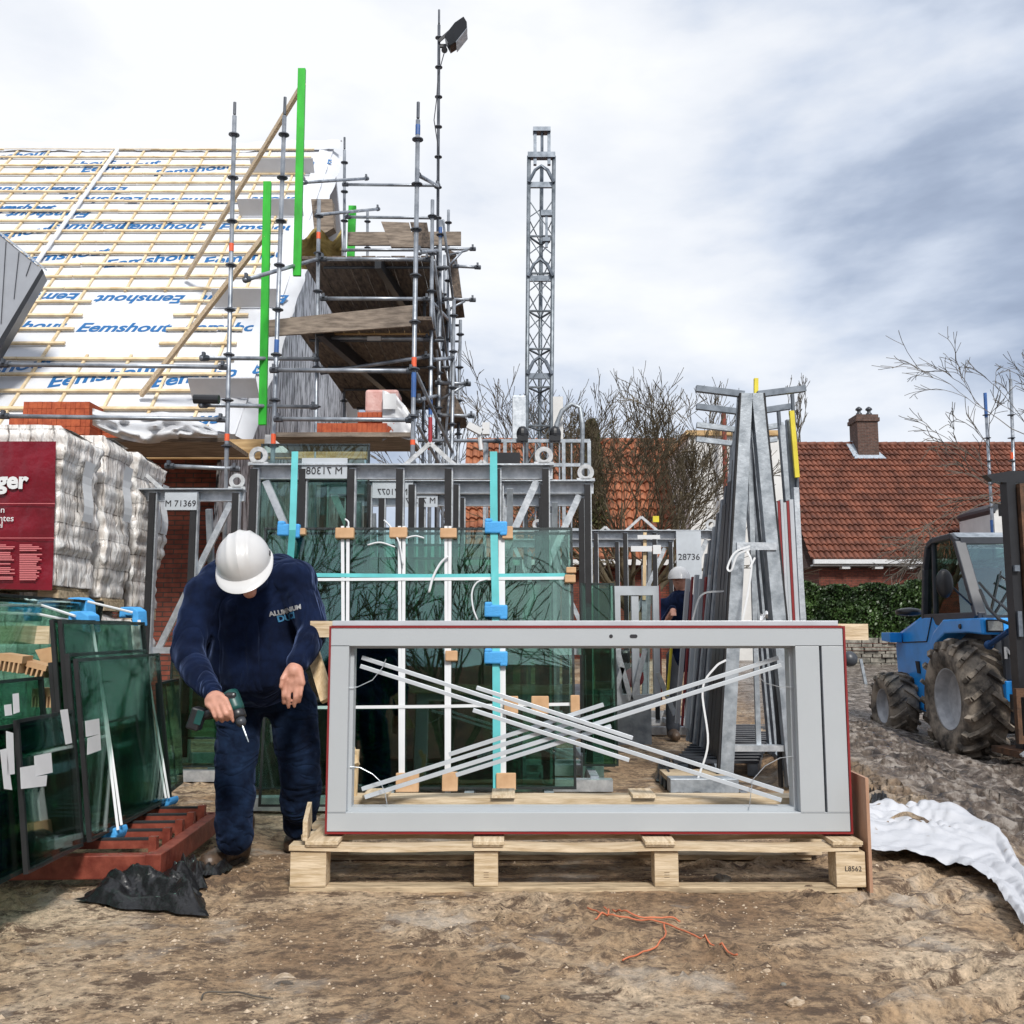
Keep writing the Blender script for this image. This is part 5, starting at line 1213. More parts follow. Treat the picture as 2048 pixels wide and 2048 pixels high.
# ---------------- A frame profile rack ----------------
pr=T('profile_rack','tall galvanised A shaped rack with forked cross arms, seen end on','profile rack',(1.85,8,0))
frs=[(7.15,1.79,2.86,1.0),(7.72,1.90,2.80,.86),(8.40,2.03,2.80,.80),(9.05,2.15,2.79,.78)]
for i,(y,x,zt,aw) in enumerate(frs):
    zt=P(1500,[789,824,860,888][i],y).z
    for s in (-1,1):
        bx_=x+s*(.27 if s<0 else .22)
        obj('leg_channel',MB().beam((x+s*.045,y,zt),(bx_,y,.04),.075 if i else .095,.10,up=(0,1,0)),'galv_dull',pr)
        if i==0: obj('edge_strip',MB().beam((x+s*.088,y-.03,zt),(bx_+s*.062,y-.03,.04),.012,.05,up=(0,1,0)),'rubber',pr)
        obj('cross_arm',MB().beam((x+s*.05,y,zt+.0),(x+s*.41*(1 if s<0 or i==0 else .85),y,zt+.045),.045,.05,up=(0,1,0)),'galv_dark' if i<2 else 'galv_dull',pr)
obj('centre_web',MB().bx(1.765,1.80,7.19,7.22,.3,frs[0][2]-.1),'galv_dull',pr)
obj('tie_plate',MB().bx(1.64,1.93,7.085,7.10,P(1500,1100,7.1).z,P(1500,1085,7.1).z),'galv',pr)
obj('ridge_beam',MB().beam((1.80,7.2,2.80),(2.15,9.0,2.74),.07,.08),'galv_dull',pr)
for s in (-.3,.24): obj('floor_rail',MB().beam((1.79+s,7.0,.07),(2.15+s,9.3,.07),.08,.09),'galv_dull',pr)
obj('low_crossbar',MB().bx(1.5,2.05,7.12,7.19,P(1500,1502,7.15).z,P(1500,1490,7.15).z),'galv',pr)
obj('top_spike',MB().beam(P(1512,790,7.2),P(1512,757,7.2),.03,.03,up=(0,1,0)),'yellow',pr)
GP='aluminium profiles leaning on the A shaped rack'
def lean(b,t,Yb,Yt,w_,d_,m,label): thing1('leaning_profile',MB().beam(P(*b,Yb),P(*t,Yt),w_,d_,up=(0,1,0)),m,label,'profile',GP)
ordn=['first','second','third','fourth','fifth','sixth','seventh','eighth','ninth']
for k in range(5):
    lean((1444-6*k,1540-9*k),(1494-10*k,826+46*k),7.75+.12*k,7.75+.12*k,.05,.14,'black','%s thick black profile counted leftwards from the rack apex'%ordn[k])
for k in range(7):
    lean((1418-7*k,1500-3*k),(1462-8*k,946+27*k),8.35+.14*k,8.35+.14*k,.032,.08,'alu_dark' if k%2 else 'galv_dull','%s slim grey profile left of the black ones, tops stepping down'%ordn[k])
for k in range(9):
    lean((1434-10*k,1486-5*k),(1448-9*k,1150+4*(k%3)),8.6+.10*k,8.6+.10*k,.035 if k%3!=1 else .014,.07,['alu_light','red','alu'][k%3],'%s short %s profile counted leftwards in low left bundle'%(ordn[k],['pale grey','red edged','mid grey'][k%3]))
for k,(xb,xt,m,wd) in enumerate([(1576,1548,'alu_light',.030),(1584,1555,'red',.018),(1590,1561,'alu_light',.020),(1596,1567,'alu',.02),(1602,1573,'red',.018),(1609,1580,'alu_light',.030),(1620,1590,'galv',.04)]):
    lean((xb,1575-2*k),(xt,1006-(k%3)*3-(30 if k==6 else 0)),7.3+.03*k,7.3+.03*k,wd,.07,m,'%s profile counted rightwards in the right bundle, %s'%(ordn[k],{'alu_light':'pale','red':'dark red','alu':'grey','galv':'galvanised'}[m]))
lean((1562,1574),(1527,792),7.22,7.22,.02,.06,'black','single black strip running along the right leg of rack')
lean((1577,1020),(1563,852),7.9,7.9,.045,.05,'galv_dull','grey profile rising above the right bundle, under second arm'); lean((1571,1010),(1556,812),7.95,7.95,.02,.05,'alu_dark','thin dark bent looking rod beside the grey rising profile')
lean((1605,1240),(1577,840),7.6,7.6,.045,.05,'galv_dull','long grey channel at the right end with yellow strap'); lean((1596,1000),(1584,780),7.55,7.55,.02,.04,'alu_dark','thin dark rod topping the right bundle'); lean((1594,955),(1583,822),7.50,7.50,.035,.03,'yellow','bright yellow strap sleeve on the right end channel')
for i,(pts,Y_,l) in enumerate([([(1500,1092),(1470,1105),(1455,1135),(1463,1140),(1475,1110),(1500,1098)],7.0,'looped white strap knotted at the rack waist'),([(1493,1100),(1503,1125),(1497,1180),(1485,1240)],7.0,'white strap hanging down from the rack waist loop'),([(1448,1182),(1403,1190),(1385,1240)],7.8,'white strap round the low left profile bundle'),([(1452,1320),(1430,1335),(1405,1380),(1416,1485),(1395,1560),(1390,1592)],6.95,'long white strap trailing down to ground seen in frame opening'),([(1510,1115),(1500,1135)],6.98,'short white strap end beside the waist loop')]):
    thing1('strap_tail',MB().ribbon([P(x,y,Y_-.01*j) for j,(x,y) in enumerate(pts)],.014,(0.1,-1,0),.003,sm=6),'strap',l,'strap tail','loose strap tails on the profile rack')
thing1('wrapping_scrap',MB().grid(lambda u,v:P(1520+16*u,1225+14*v+4*math.sin(u*6),6.9+.03*math.sin(v*5+u*3)),6,6),'poly_white','small white wrapping scrap between frame top and rack leg','scrap')
# slatted platform etc in front
sp_=T('slatted_platform','dark slatted timber platform under the leaning profiles','platform',(1.55,9,0)); 
for k in range(17):
    y=7.75+.18*k; x0_=1.26+.055*k*1.0; obj('slat',MB().box((x0_+.32,y,.125),(.66,.075,.022)),'charcoal',sp_)
for dx in (.04,.58): obj('bearer',MB().beam((1.28+dx,7.72,.065),(2.17+dx,10.7,.065),.08,.09),'galv_dark',sp_)
gb=T('galvanised_base','short galvanised pallet beam lying on the sand in the opening','steel beam',(1.4,6.9,0))
obj('beam',MB().bx(P(1341,1580,6.85).x,P(1478,1580,6.85).x,6.85,7.0,.03,.125),'galv_dull',gb,bevel=.004); obj('deck',MB().bx(P(1341,1580,6.85).x,P(1478,1580,6.85).x,7.0,7.35,.09,.12),'wood_dirty',gb)
for k in range(3): obj('foot_block',MB().bx(1.13+.22*k,1.18+.22*k,6.86,6.98,.0,.029),'galv_dark',gb)
def crumple(name,pts_edge,z_amp,m,label,cat,seed,nu=40,nv=26,z0=.01,base=True,group=None):
    # pts_edge: 4 corners + bulge, in photo pixels on the ground
    a,b,c,d=[GS(x,y) for x,y in pts_edge]
    def f(u,v):
        uu=u+.07*(vnoise(v*7+seed,u*5)-.5); vv=v+.12*(vnoise(u*8+3,v*4+seed)-.5)
        p=(a*(1-uu)+b*uu)*(1-vv)+(d*(1-uu)+c*uu)*vv
        n=vnoise(u*5+seed,v*4)*.75+abs(vnoise(u*9+v*7,v*8+seed)-.5)*.8; e=min(1,6*min(u,1-u,v,1-v)+.05)
        return Vector((p.x,p.y,sum(gh(p.x+dx,p.y+dy) for dx,dy in ((0,0),(.06,0),(-.06,0),(0,.06),(0,-.06)))/5+z0+z_amp*n*e))
    return thing1(name,MB().grid(f,nu,nv),m,label,cat,group,smooth=True)
crumple('black_film',[(150,1812),(425,1838),(385,1765),(225,1768)],.11,'poly_black','crumpled black plastic film in front of the red rack corner','plastic film',3,60,34)
crumple('black_film',[(330,1790),(412,1785),(392,1722),(350,1735)],.08,'poly_black','taller black plastic film bunch beside the boot','plastic film',9,40,30)
crumple('black_film',[(385,1762),(440,1765),(468,1738),(400,1735)],.05,'poly_black','thin black film tongue reaching under the boot toe','plastic film',12,20,14)
crumple('black_film',[(1310,1560),(1345,1600),(1350,1545),(1320,1520)],.16,'poly_black','black film bunched left of the galvanised beam','plastic film',17,24,18)
crumple('black_film',[(1340,1600),(1480,1596),(1440,1560),(1360,1560)],.04,'poly_black','black film lying flat in front of the galvanised beam','plastic film',19,30,14)
crumple('black_film',[(1735,1640),(1790,1642),(1775,1600),(1735,1585)],.08,'poly_black','black film patch right of the brown plywood','plastic film',23,24,18)
def lerp_pts(pts,u):
    k=u*(len(pts)-1); i=min(int(k),len(pts)-2); t=k-i
    return (pts[i][0]*(1-t)+pts[i+1][0]*t, pts[i][1]*(1-t)+pts[i+1][1]*t)
tp=[(1715,1640),(1765,1638),(1850,1642),(1930,1664),(2000,1700),(2052,1760),(2100,1850)]; bt=[(1735,1727),(1765,1722),(1850,1728),(1915,1748),(1975,1785),(2020,1840),(2060,1900)]
def wsf(u,v):
    a=lerp_pts(tp,u); b=lerp_pts(bt,u); h=lambda p:GS(p[0],p[1])
    A,B=h(a),h(b); p=A*(1-v)+B*v; s=v*3.2+.5*vnoise(u*4,v*2)
    z=sum(gh(p.x+dx,p.y+dy) for dx,dy in ((0,0),(.09,0),(-.09,0),(0,.09),(0,-.09)))/5+.045+.026*abs(math.sin(s*2.1+u*1.5))*min(1,8*min(v,1-v)+.2)+.022*abs(vnoise(u*14+v*5,v*6)-.5)+.02*vnoise(u*5,v*3)
    return Vector((p.x,p.y,z))
thing1('white_sheet',MB().grid(wsf,160,44),'poly_dirty','long dirty white plastic sheet draped on the mud right of pallet','plastic sheet',smooth=True)
# small debris, twine, stones
def gl(pts,z=.012): return [GS(x,y)+Vector((0,0,z*.4)) for x,y in spline([Vector((a,b,0)) for a,b in pts],6) for x,y in [(x_[0],x_[1]) for x_ in [(x,y)]]] if False else [GS(p.x,p.y)+Vector((0,0,z*.6)) for p in spline([Vector((a,b,0)) for a,b in pts],8)]
for pts,l in (([(1175,1822),(1225,1845),(1290,1850),(1350,1862),(1400,1885),(1440,1905),(1475,1925)],'longest strand of orange twine curving over the sand'),([(1225,1825),(1260,1842),(1340,1846),(1360,1852)],'short orange twine strand above the long one'),([(1245,1925),(1300,1905),(1330,1880),(1328,1858)],'orange twine strand hooking down left'),([(1190,1850),(1215,1842),(1216,1828),(1208,1820)],'tiny orange twine curl at the left')):
    thing1('orange_twine',MB().path(gl(pts,.022),.0035,5),'orange_cord',l,'twine','orange twine on the sand',smooth=True)
M['clod']=mat('sand_clod',(.26,.18,.11),.95,0,col2=(.55,.45,.34),scale=30)
rnd=random.Random(6)
def stone(px,py,r,m,label,cat='stone',name='stone'):
    c=GS(px,py)+Vector((0,0,r*.3)); mb=MB(); n,k=12,8; sd=rnd.random()*50
    mb.ell(c,(r*1.3,r,r*.7),None,n,k); mb.v=[tuple(c+(Vector(v)-c)*(.75+.5*float(vnoise(v[0]*90+sd,v[1]*90+v[2]*70)))) for v in mb.v]
    thing1(name,mb,m,label,cat,'loose stones on the sand' if name=='stone' else None,smooth=False)
stone(1590,2015,.020,'clod','largest pale stone low right on the sand'); stone(1535,1963,.012,'clod','small pale stone above the largest one'); stone(1567,1978,.009,'stone','tiny grey stone between the two pale ones'); stone(1445,1765,.03,'stone','grey pebble lump in the shade just before pallet'); stone(1730,2040,.016,'clod','pale stone at the bottom edge right'); stone(1010,1998,.012,'stone','small dark stone near bottom centre')
thing1('dry_leaf',MB().grid(lambda u,v:G(545+48*u,1958-8*math.sin(u*3)+10*(v-.5)*math.sin(u*3.1),.02+.012*math.sin(u*3.1)),10,3),'clod','pale dry leaf lying on the sand left of centre','leaf')
thing1('twig',MB().path(gl([(402,2005),(408,1995),(430,1990),(470,1995),(545,2012)],.02),.003,5),'bark_grey','thin curved twig on the foreground sand','twig',smooth=True)
db=T('debris','small scraps and chips scattered over the foreground sand','debris',(0,3.5,0)); bpy.data.objects.remove(db)
M['clod']=mat('sand_clod',(.26,.18,.11),.95,0,col2=(.55,.45,.34),scale=30)
mb=MB(); m2=MB()
for i in range(9000):
    x=rnd.uniform(-2.2,2.8); y=2.5+4.2*rnd.random()**1.25
    if float(fbm(x*2.1+3,y*4.1,3))<.44 and rnd.random()<.75: continue
    s_=rnd.uniform(.0012,.0045)*(1.9 if rnd.random()<.06 else 1)
    z=gh(x,y)+.001
    q=Vector((x,y,z)); rot=Matrix.Rotation(rnd.uniform(0,3),3,'Z'); k=[rnd.uniform(.6,1.5) for _ in range(6)]
    vs=[q+rot@Vector(d)*s_ for d in ((1.5*k[0],0,0),(0,1.2*k[1],0),(-1.5*k[2],0,0),(0,-1.2*k[3],0),(0,0,k[4]),(0,0,-1))]
    (mb if i%7 else m2).add(vs,[(0,1,4),(1,2,4),(2,3,4),(3,0,4),(1,0,5),(2,1,5),(3,2,5),(0,3,5)])
tag(obj('sand_clods',mb,'clod',None),'crumbs and clods of sand scattered over the foreground','clods',kind='stuff')
tag(obj('gravel_chips',m2,'clod',None),'pale fine chips scattered over the foreground sand','chips',kind='stuff')
# unseen house and trees added behind the camera for the glass to mirror
bh=T('reflection_house','long brown brick house added unseen behind the camera for glass reflections','house',(0,-17,0))
obj('wall',MB().bx(-22,24,-24,-17,0,3.4),'brick_dark',bh); obj('roof',MB().prism([(-22.5,-16.4,3.3),(-22.5,-20.5,7.0),(-22.5,-24.6,3.3)],(47,0,0)),'tile_b',bh)
for k in range(9):
    wn=obj('window',MB().bx(-20+4.9*k,-18.2+4.9*k,-16.99,-16.93,1.0,2.6),'white',bh); obj('pane',MB().bx(-19.9+4.9*k,-18.3+4.9*k,-16.92,-16.90,1.1,2.5),'black',wn)
for k,(x,y) in enumerate(((-7,-11),(-1.5,-13),(5.5,-12),(11,-13))):
    tree('bare_tree',['first','second','third','fourth'][k]+' unseen bare tree added behind the camera for glass reflections',Vector((x,y,0)),[((.1,0,1),2.6,.16,(0,0,2)),((-.4,.1,1),2.2,.12,(0,0,2)),((.5,0,1),2.2,.12,(0,0,2.1))],5,60+k,'bark',.5,.05,2.2,.78,tr=.25,minr=.014,group='unseen trees added for glass reflections')

# ---------------- things between racks and houses ----------------
wfm=T('standing_window','grey window with pale mullion standing upright behind the racks','window',(P(1270,1400,9.6).x,9.6,.1))
a=P(1222,1172,9.6); b=P(1322,1410,9.6)
obj('frame',MB().bx(a.x,a.x+.09,9.6,9.7,b.z,a.z).bx(b.x-.06,b.x,9.6,9.7,b.z,a.z).bx(a.x+.09,b.x-.06,9.6,9.7,a.z-.09,a.z).bx(a.x+.09,b.x-.06,9.6,9.7,b.z,b.z+.1).bx(a.x+.2,a.x+.27,9.61,9.69,b.z+.1,a.z-.09),'alu_light',wfm)
obj('gasket',MB().bx(b.x+.001,b.x+.012,9.59,9.7,b.z,a.z),'red',wfm); obj('glass',MB().bx(a.x+.09,b.x-.06,9.65,9.655,b.z+.1,a.z-.09),'glass_l',wfm)
unit('small green pane standing left of the grey standing window',(P(1178,1300,9.3).x,9.3,.2),(1,0,0),(0,.03,1),.21,P(1178,1176,9.3).z-.2,m='glass_d',group=None)
c=T('compressor','black site machine with red and white striped guard behind racks','machine',(P(1230,1400,10).x,10,0))
a=P(1200,1300,10); b=P(1262,1395,10); obj('casing',MB().bx(a.x,b.x,10,10.6,b.z,a.z),'black',c,bevel=.03); obj('grey_base',MB().bx(a.x-.02,b.x+.2,9.98,10.6,0,b.z-.003),'galv_dull',c)
a=P(1262,1305,9.9)
for k in range(5): obj('red_stripe',MB().beam(P(1262,1303+9*k,9.9),P(1286,1312+9*k,9.9),.03,.02,up=(0,1,0)),'red_ox' if k%2==0 else 'white',c)
obj('guard_wheel',MB().lathe([(.06,0),(.10,.02),(.10,.05),(.05,.06)],P(1267,1355,9.85),(0,-1,0),14),'red_ox',c)
for k,(a,b) in enumerate((((1235,1300),(1262,1400)),((1225,1400),(1245,1335)),((1290,1300),(1265,1400)),((1315,1345),(1350,1430)))): thing1('strut',MB().beam(P(*a,9.5),P(*b,9.5),.045,.03,up=(0,1,0)),'galv',['grey strut leaning right in front of the black machine','short grey strut leaning left low by the black machine','grey strut leaning left beside the striped guard','thin dark strut slanting towards the slatted platform'][k],'strut','loose struts behind the frame opening')
thing1('yellow_pole',MB().tube(P(1343,1290,9.3),P(1335,1392,9.3),.014,n=8),'yellow','thin yellow pole standing left of the low profile bundle','pole')
c=T('marker_post','post with yellowed stake and small white boards before the bare tree','marker post',(P(1288,1400,10.5).x,10.5,0))
obj('stake',MB().beam(P(1290,1065,10.5),P(1288,1200,10.5),.035,.02,up=(0,1,0)),'wood_z',c); obj('steel_post',MB().beam(P(1288,1130,10.52),P(1289,1420,10.52),.05,.03,up=(0,1,0)),'galv_dull',c)
for (x0_,y0_,x1_,y1_) in ((1262,1092,1304,1103),(1275,1070,1320,1078),(1306,1090,1322,1108)): obj('white_board',MB().bx(P(x0_,y0_,10.45).x,P(x1_,y0_,10.45).x,10.45,10.47,P(x0_,y1_,10.45).z,P(x0_,y0_,10.45).z),'white',c)
thing1('yellow_bracket',MB().bx(P(1306,1035,11).x,P(1318,1035,11).x,11,11.05,P(1306,1044,11).z,P(1306,1032,11).z),'yellow','small yellow bracket on the dark rail before the tree','bracket')
c=T('cement_mixer','small grey drum and stand right of the frame by the stone wall','mixer',(P(1700,1310,18).x,18,gnd(6.2,18)))
q=P(1699,1318,18); obj('drum',MB().lathe([(.06,-.12),(.13,-.06),(.14,.04),(.09,.12)],q,(.3,-1,.3),18),'charcoal',c,smooth=True); obj('stand',MB().beam(q+Vector((-.2,0,0)),q+Vector((-.3,0,-.6)),.05,.05).beam(q+Vector((.2,0,0)),q+Vector((.3,0,-.6)),.05,.05).beam(q+Vector((-.2,.1,.5)),q+Vector((-.2,.1,-.1)),.3,.05),'galv_dull',c)
# far scaffold poles on the right house and white dormer
for i,(a,b,Y_,ms,l) in enumerate([((1970,786),(1985,1070),30,((786,835,'blue_mark'),(1040,1070,'blue_mark')),'left one of two scaffold poles rising over the right roof'),((2021,758),(2026,1070),29,((905,918,'orange'),),'right one of two scaffold poles over the right roof')]):
    t=T('scaffold_pole',l,'scaffold pole',P(*b,Y_)); pa,pb=P(*a,Y_),P(*b,Y_); pb.z=.4
    obj('tube',MB().tube(pa,pb,.05,n=8),'tube',t,smooth=True)
    for (y1,y2,c_) in ms: obj('colour_band',MB().tube(P(a[0]+(b[0]-a[0])*(y1-a[1])/(b[1]-a[1]),y1,Y_),P(a[0]+(b[0]-a[0])*(y2-a[1])/(b[1]-a[1]),y2,Y_),.053,n=8),c_,t)
    for y_ in range(830,1060,46):
        mb=MB(); rosette(mb,P(a[0]+(b[0]-a[0])*(y_-a[1])/(b[1]-a[1]),y_,Y_),.11); obj('rosette',mb,'tube_dark',t)
dr=T('arched_dormer','pale arched dormer peeping from the roof behind the lift mast','dormer',P(2015,1060,32))
mb=MB(); c0=P(2035,1060,32); pr_=[]
for k in range(12): a=math.pi*k/11; pr_.append((c0.x+.75*math.cos(a),32,c0.z+.55+.35*math.sin(a)))
pr_+=[(c0.x-.75,32,c0.z-.9),(c0.x+.75,32,c0.z-.9)]
obj('front',MB().prism(pr_,(0,2.5,0)),'render',dr); obj('hood',MB().prism([(x+(x-c0.x)*.12,31.9,z+.12) for x,y,z in pr_[:12]]+[(x,31.9,z) for x,y,z in pr_[:12]][::-1],(0,2.6,0)),'charcoal',dr)

# ---------------- rough terrain forklift ----------------
GZ=-.24
tl=T('forklift_truck','muddy blue rough terrain forklift with black cab and brown mast','forklift',(5.8,11.8,GZ))
def wheel(cx,cy,Rr,wd,n):
    cz=GZ+Rr-.02; o=Vector((cx,cy,cz)); t=MB(); h=wd/2
    prof=[(Rr*.50,-h*.80),(Rr*.60,-h*.98),(Rr*.80,-h*1.02),(Rr*.90,-h*.88),(Rr*.935,-h*.6),(Rr*.95,0),(Rr*.935,h*.6),(Rr*.90,h*.88),(Rr*.80,h*1.02),(Rr*.60,h*.98),(Rr*.50,h*.8)]
    t.lathe(prof,o,(1,0,0),48,cap=False)
    w_=obj('wheel',t,'tyre',tl,smooth=True)
    l=MB()
    for s in (-1,1):
        for i in range(n):
            a0=2*math.pi*(i+(.5 if s>0 else 0))/n; pts=[]
            for (u,rad,da) in ((.02,Rr*.985,0),(.55,Rr*.99,.16*18/n),(.92,Rr*.955,.27*18/n),(1.03,Rr*.84,.30*18/n)):
                a=a0+da; pts.append(o+Vector((s*h*u,rad*math.cos(a),rad*math.sin(a))))
            for p,q in zip(pts,pts[1:]):
                m_=(p+q)/2-o; m_.x=0; l.beam(p,q,.045*Rr/.64,.055*Rr/.64,up=m_.normalized())
    obj('tread_lugs',l,'tyre',w_)
    r=MB(); r.lathe([(.02,-.02),(.08,-.03),(.10,.02),(Rr*.34,.06),(Rr*.42,.03),(Rr*.44,-h*.4+.02),(Rr*.50,-h*.62),(Rr*.525,-h*.86),(Rr*.50,-h*.80),(Rr*.47,-h*.3)],o,(1,0,0),32); obj('rim',r,'rim',w_,smooth=True)
    r=MB()
    for i in range(8): a=2*math.pi*i/8; r.tube(o+Vector((-.0,Rr*.22*math.cos(a),Rr*.22*math.sin(a))),o+Vector((.04,Rr*.22*math.cos(a),Rr*.22*math.sin(a))),.016,n=6)
    r.lathe([(.07,-.05),(.075,.0),(.09,.05)],o,(1,0,0),16); obj('hub',r,'galv_dull',w_)
wheel(4.99,10.9,.645,.46,18); wheel(6.85,10.9,.645,.46,18); wheel(4.96,12.85,.425,.36,16); wheel(6.75,12.85,.425,.36,16)
# chassis + hood
def side(poly,x0_,x1_,m,name,bev=.02,parent=None): return obj(name,MB().prism([(x0_,y,z) for y,z in poly],(x1_-x0_,0,0)),m,parent or tl,bevel=bev)
side([(13.2,.45),(13.25,.95),(13.1,1.12),(12.35,1.33),(12.0,1.33),(11.75,1.05),(11.7,.45),(12.4,.12),(12.75,.12)],5.15,6.5,'blue','engine_hood',.05)
side([(13.26,1.0),(13.26,1.11),(12.95,1.11),(12.95,.98)],4.98,5.14,'blue','rear_step',.01)
side([(12.55,.75),(12.45,.75),(12.43,.60),(12.5,.60)],5.13,5.149,'ink','vent_slot',0)
c=MB().path([Vector((5.145,12.02,1.30)),Vector((5.145,12.2,1.0)),Vector((5.145,12.95,.98)),Vector((5.145,13.0,1.06))],.008,5); obj('hood_seam',c,'ink',tl)
side([(12.3,.0),(12.3,.5),(10.6,.5),(10.5,.15),(11,0)],5.25,6.5,'black','chassis',.03)
obj('rear_axle',MB().tube((4.98,12.85,.16),(6.7,12.85,.16),.08,n=10).beam((5.1,12.2,.2),(5.4,11.6,.2),.08,.06),'rust',tl); obj('front_axle',MB().tube((5.05,10.9,.38),(6.8,10.9,.38),.13,n=12),'charcoal',tl)
# fender
side([(11.75,.98),(11.62,1.12),(11.35,1.26),(10.42,1.27),(10.40,1.09),(10.75,1.11),(11.32,1.10),(11.55,1.0),(11.68,.90)],4.98,5.32,'blue','fender',.02)
hl=obj('headlight',MB().bx(5.02,5.20,10.385,10.40,1.12,1.25),'black',tl); 
M['lamp']=mat('headlamp_lens',(.55,.57,.55),.15,.3,var=.2,scale=40); obj('lens',MB().bx(5.035,5.185,10.375,10.384,1.135,1.235),'lamp',hl)
obj('side_lamp',MB().lathe([(.03,0),(.025,.015)],(4.979,10.9,1.18),(-1,0,0),14),'black',tl)
# cab
cabp=[(12.32,1.28),(12.22,1.9),(12.10,2.18),(11.95,2.23),(11.42,2.24),(11.30,2.16),(10.88,1.28)]
for xs in (5.2,6.42):
    mb=MB(); pts=[Vector((xs,y,z)) for y,z in cabp]
    for p,q in zip(pts,pts[1:]): mb.beam(p,q,.07,.10 if q!=pts[-1] else .13,up=(1,0,0))
    mb.beam((xs,11.98,2.2),(xs,12.03,1.28),.05,.05,up=(1,0,0)); mb.beam((xs,12.36,1.27),(xs,10.84,1.27),.09,.14)
    obj('cab_frame',mb,'charcoal',tl,bevel=.012)
    obj('side_window',MB().prism([(xs+.005,y,z) for y,z in cabp],(.004,0,0)),'cabglass',tl)
side([(12.1,2.21),(11.95,2.26),(11.40,2.28),(11.27,2.21)],5.18,6.45,'galv_dull','cab_roof',.015)
mb=MB().beam((5.2,11.29,2.17),(6.42,11.29,2.17),.07,.07).beam((5.2,10.86,1.27),(6.42,10.86,1.27),.07,.07); obj('windscreen_frame',mb,'charcoal',tl)
obj('windscreen',MB().prism([(5.25,10.88,1.30),(6.40,10.88,1.30),(6.40,11.28,2.15),(5.25,11.28,2.15)],(0,-.006,.003)),'windscreen',tl)
obj('rear_window',MB().prism([(5.25,12.3,1.3),(6.40,12.3,1.3),(6.40,12.12,2.15),(5.25,12.12,2.15)],(0,.006,.003)),'cabglass',tl)
side([(12.30,.5),(12.34,1.25),(10.84,1.25),(10.72,1.08),(10.72,.5)],5.24,6.42,'charcoal','cab_base',.02)
st=obj('seat',MB().bx(5.55,6.0,11.5,12.0,1.25,1.42).bx(5.53,6.02,11.92,12.06,1.42,1.9),'seat',tl,bevel=.04); obj('seat_panel',MB().bx(5.27,5.30,11.25,12.2,1.30,1.52),'seat',st)
mb=MB(); mb.lathe([(.17,-.012),(.18,0),(.17,.012)],(5.78,11.15,1.55),(0,.6,1),20,cap=False); mb.tube((5.78,11.15,1.55),(5.78,10.95,1.2),.03,n=8); mb.beam((5.62,11.15,1.55),(5.94,11.15,1.55),.03,.015); obj('steering_wheel',mb,'black',tl)
obj('levers',MB().beam((5.4,11.0,1.3),(5.55,11.1,1.75),.05,.03).beam((5.45,11.0,1.3),(5.9,11.05,1.6),.04,.03).beam((5.5,10.99,1.75),(6.0,10.9,1.3),.02,.02),'black',tl)
mr=obj('mirror',MB().ell(P(1889,1167,10.75),(.10,.04,.16),None,14,10),'black',tl,smooth=True); obj('mirror_arm',MB().tube(P(1892,1162,10.75),(5.14,10.95,1.42),.012,n=6),'black',mr)
obj('wiper',MB().beam((5.35,10.86,1.32),(5.65,11.0,1.66),.015,.02).beam((5.33,10.88,1.36),(5.55,11.07,1.8),.012,.015),'black',tl)
mb=MB(); mb.path([P(1960,1180,10.7),P(1975,1215,10.5),P(2000,1240,10.2),P(2025,1250,9.9)],.018,6).path([P(1958,1165,10.7),P(1985,1195,10.5),P(2010,1215,10.2),P(2030,1238,9.9)],.014,6); obj('hydraulic_hoses',mb,'black',tl,smooth=True)
obj('rotating_beacon',MB().lathe([(.07,0),(.16,.02),(.17,.07),(.10,.10),(.02,.11)],P(1818,1232,12.9),(0,0,1),16),'black',tl,smooth=True)
obj('front_plate',MB().bx(5.15,6.3,10.30,10.36,.62,1.12),'charcoal',tl,bevel=.01); obj('front_skirt',MB().bx(5.12,6.3,10.25,10.35,.40,.615),'blue',tl,bevel=.01)
obj('maker_letter',text_mb('M',.16,frame_mtx(P(2020,1307,10.29),(1,0,0),(0,0,1)),off=.008),'white',tl)
obj('hood_lettering',text_mb('M26-4',.075,frame_mtx((5.195,12.15,1.21),(0,-1,0),(0,0,1))),'white',tl)
obj('tilt_ram',MB().tube(P(1978,1290,10.4),P(2018,1262,9.9),.03,n=8).ell(P(1978,1290,10.4),(.05,.05,.05)),'blue_dark',tl)
# mast and carriage
ma=obj('mast_upright',MB().bx(4.985,5.075,9.72,9.86,-.05,2.62),'black',tl); obj('mast_upright',MB().bx(5.085,5.24,9.66,9.84,-.05,2.60),'rust',tl)
obj('mast_upright',MB().bx(6.0,6.15,9.66,9.84,-.05,2.60),'rust',tl); obj('mast_crossbar',MB().bx(5.0,6.15,9.87,9.95,2.3,2.42).bx(5.0,6.15,9.87,9.95,.35,.5),'black',tl)
obj('mast_hook',MB().prism([(4.80,9.75,2.70),(5.05,9.75,2.74),(5.22,9.75,2.74),(5.22,9.75,2.62),(4.98,9.75,2.62),(4.86,9.75,2.64)],(0,.1,0)),'black',tl)
obj('lift_cylinder',MB().tube((5.30,9.9,0.0),(5.30,9.9,2.2),.04,n=10).box((5.02,9.70,1.75),(.05,.04,.06)).box((5.02,9.70,1.2),(.04,.03,.25)),'galv_dark',tl)
mb=MB().bx(4.84,6.2,9.50,9.56,.50,.58).bx(4.84,6.2,9.50,9.56,.06,.13).bx(4.84,4.88,9.50,9.56,.13,.50).bx(5.25,5.33,9.50,9.56,.13,.50); obj('fork_carriage',mb,'rust',tl)
obj('fork',MB().bx(5.0,5.12,9.42,9.49,.0,.75).bx(5.0,5.12,8.6,9.42,-.03,.02),'black',tl); 
obj('track_rod',MB().beam((4.85,9.5,-.05),(5.3,9.6,.2),.03,.03),'galv',tl)
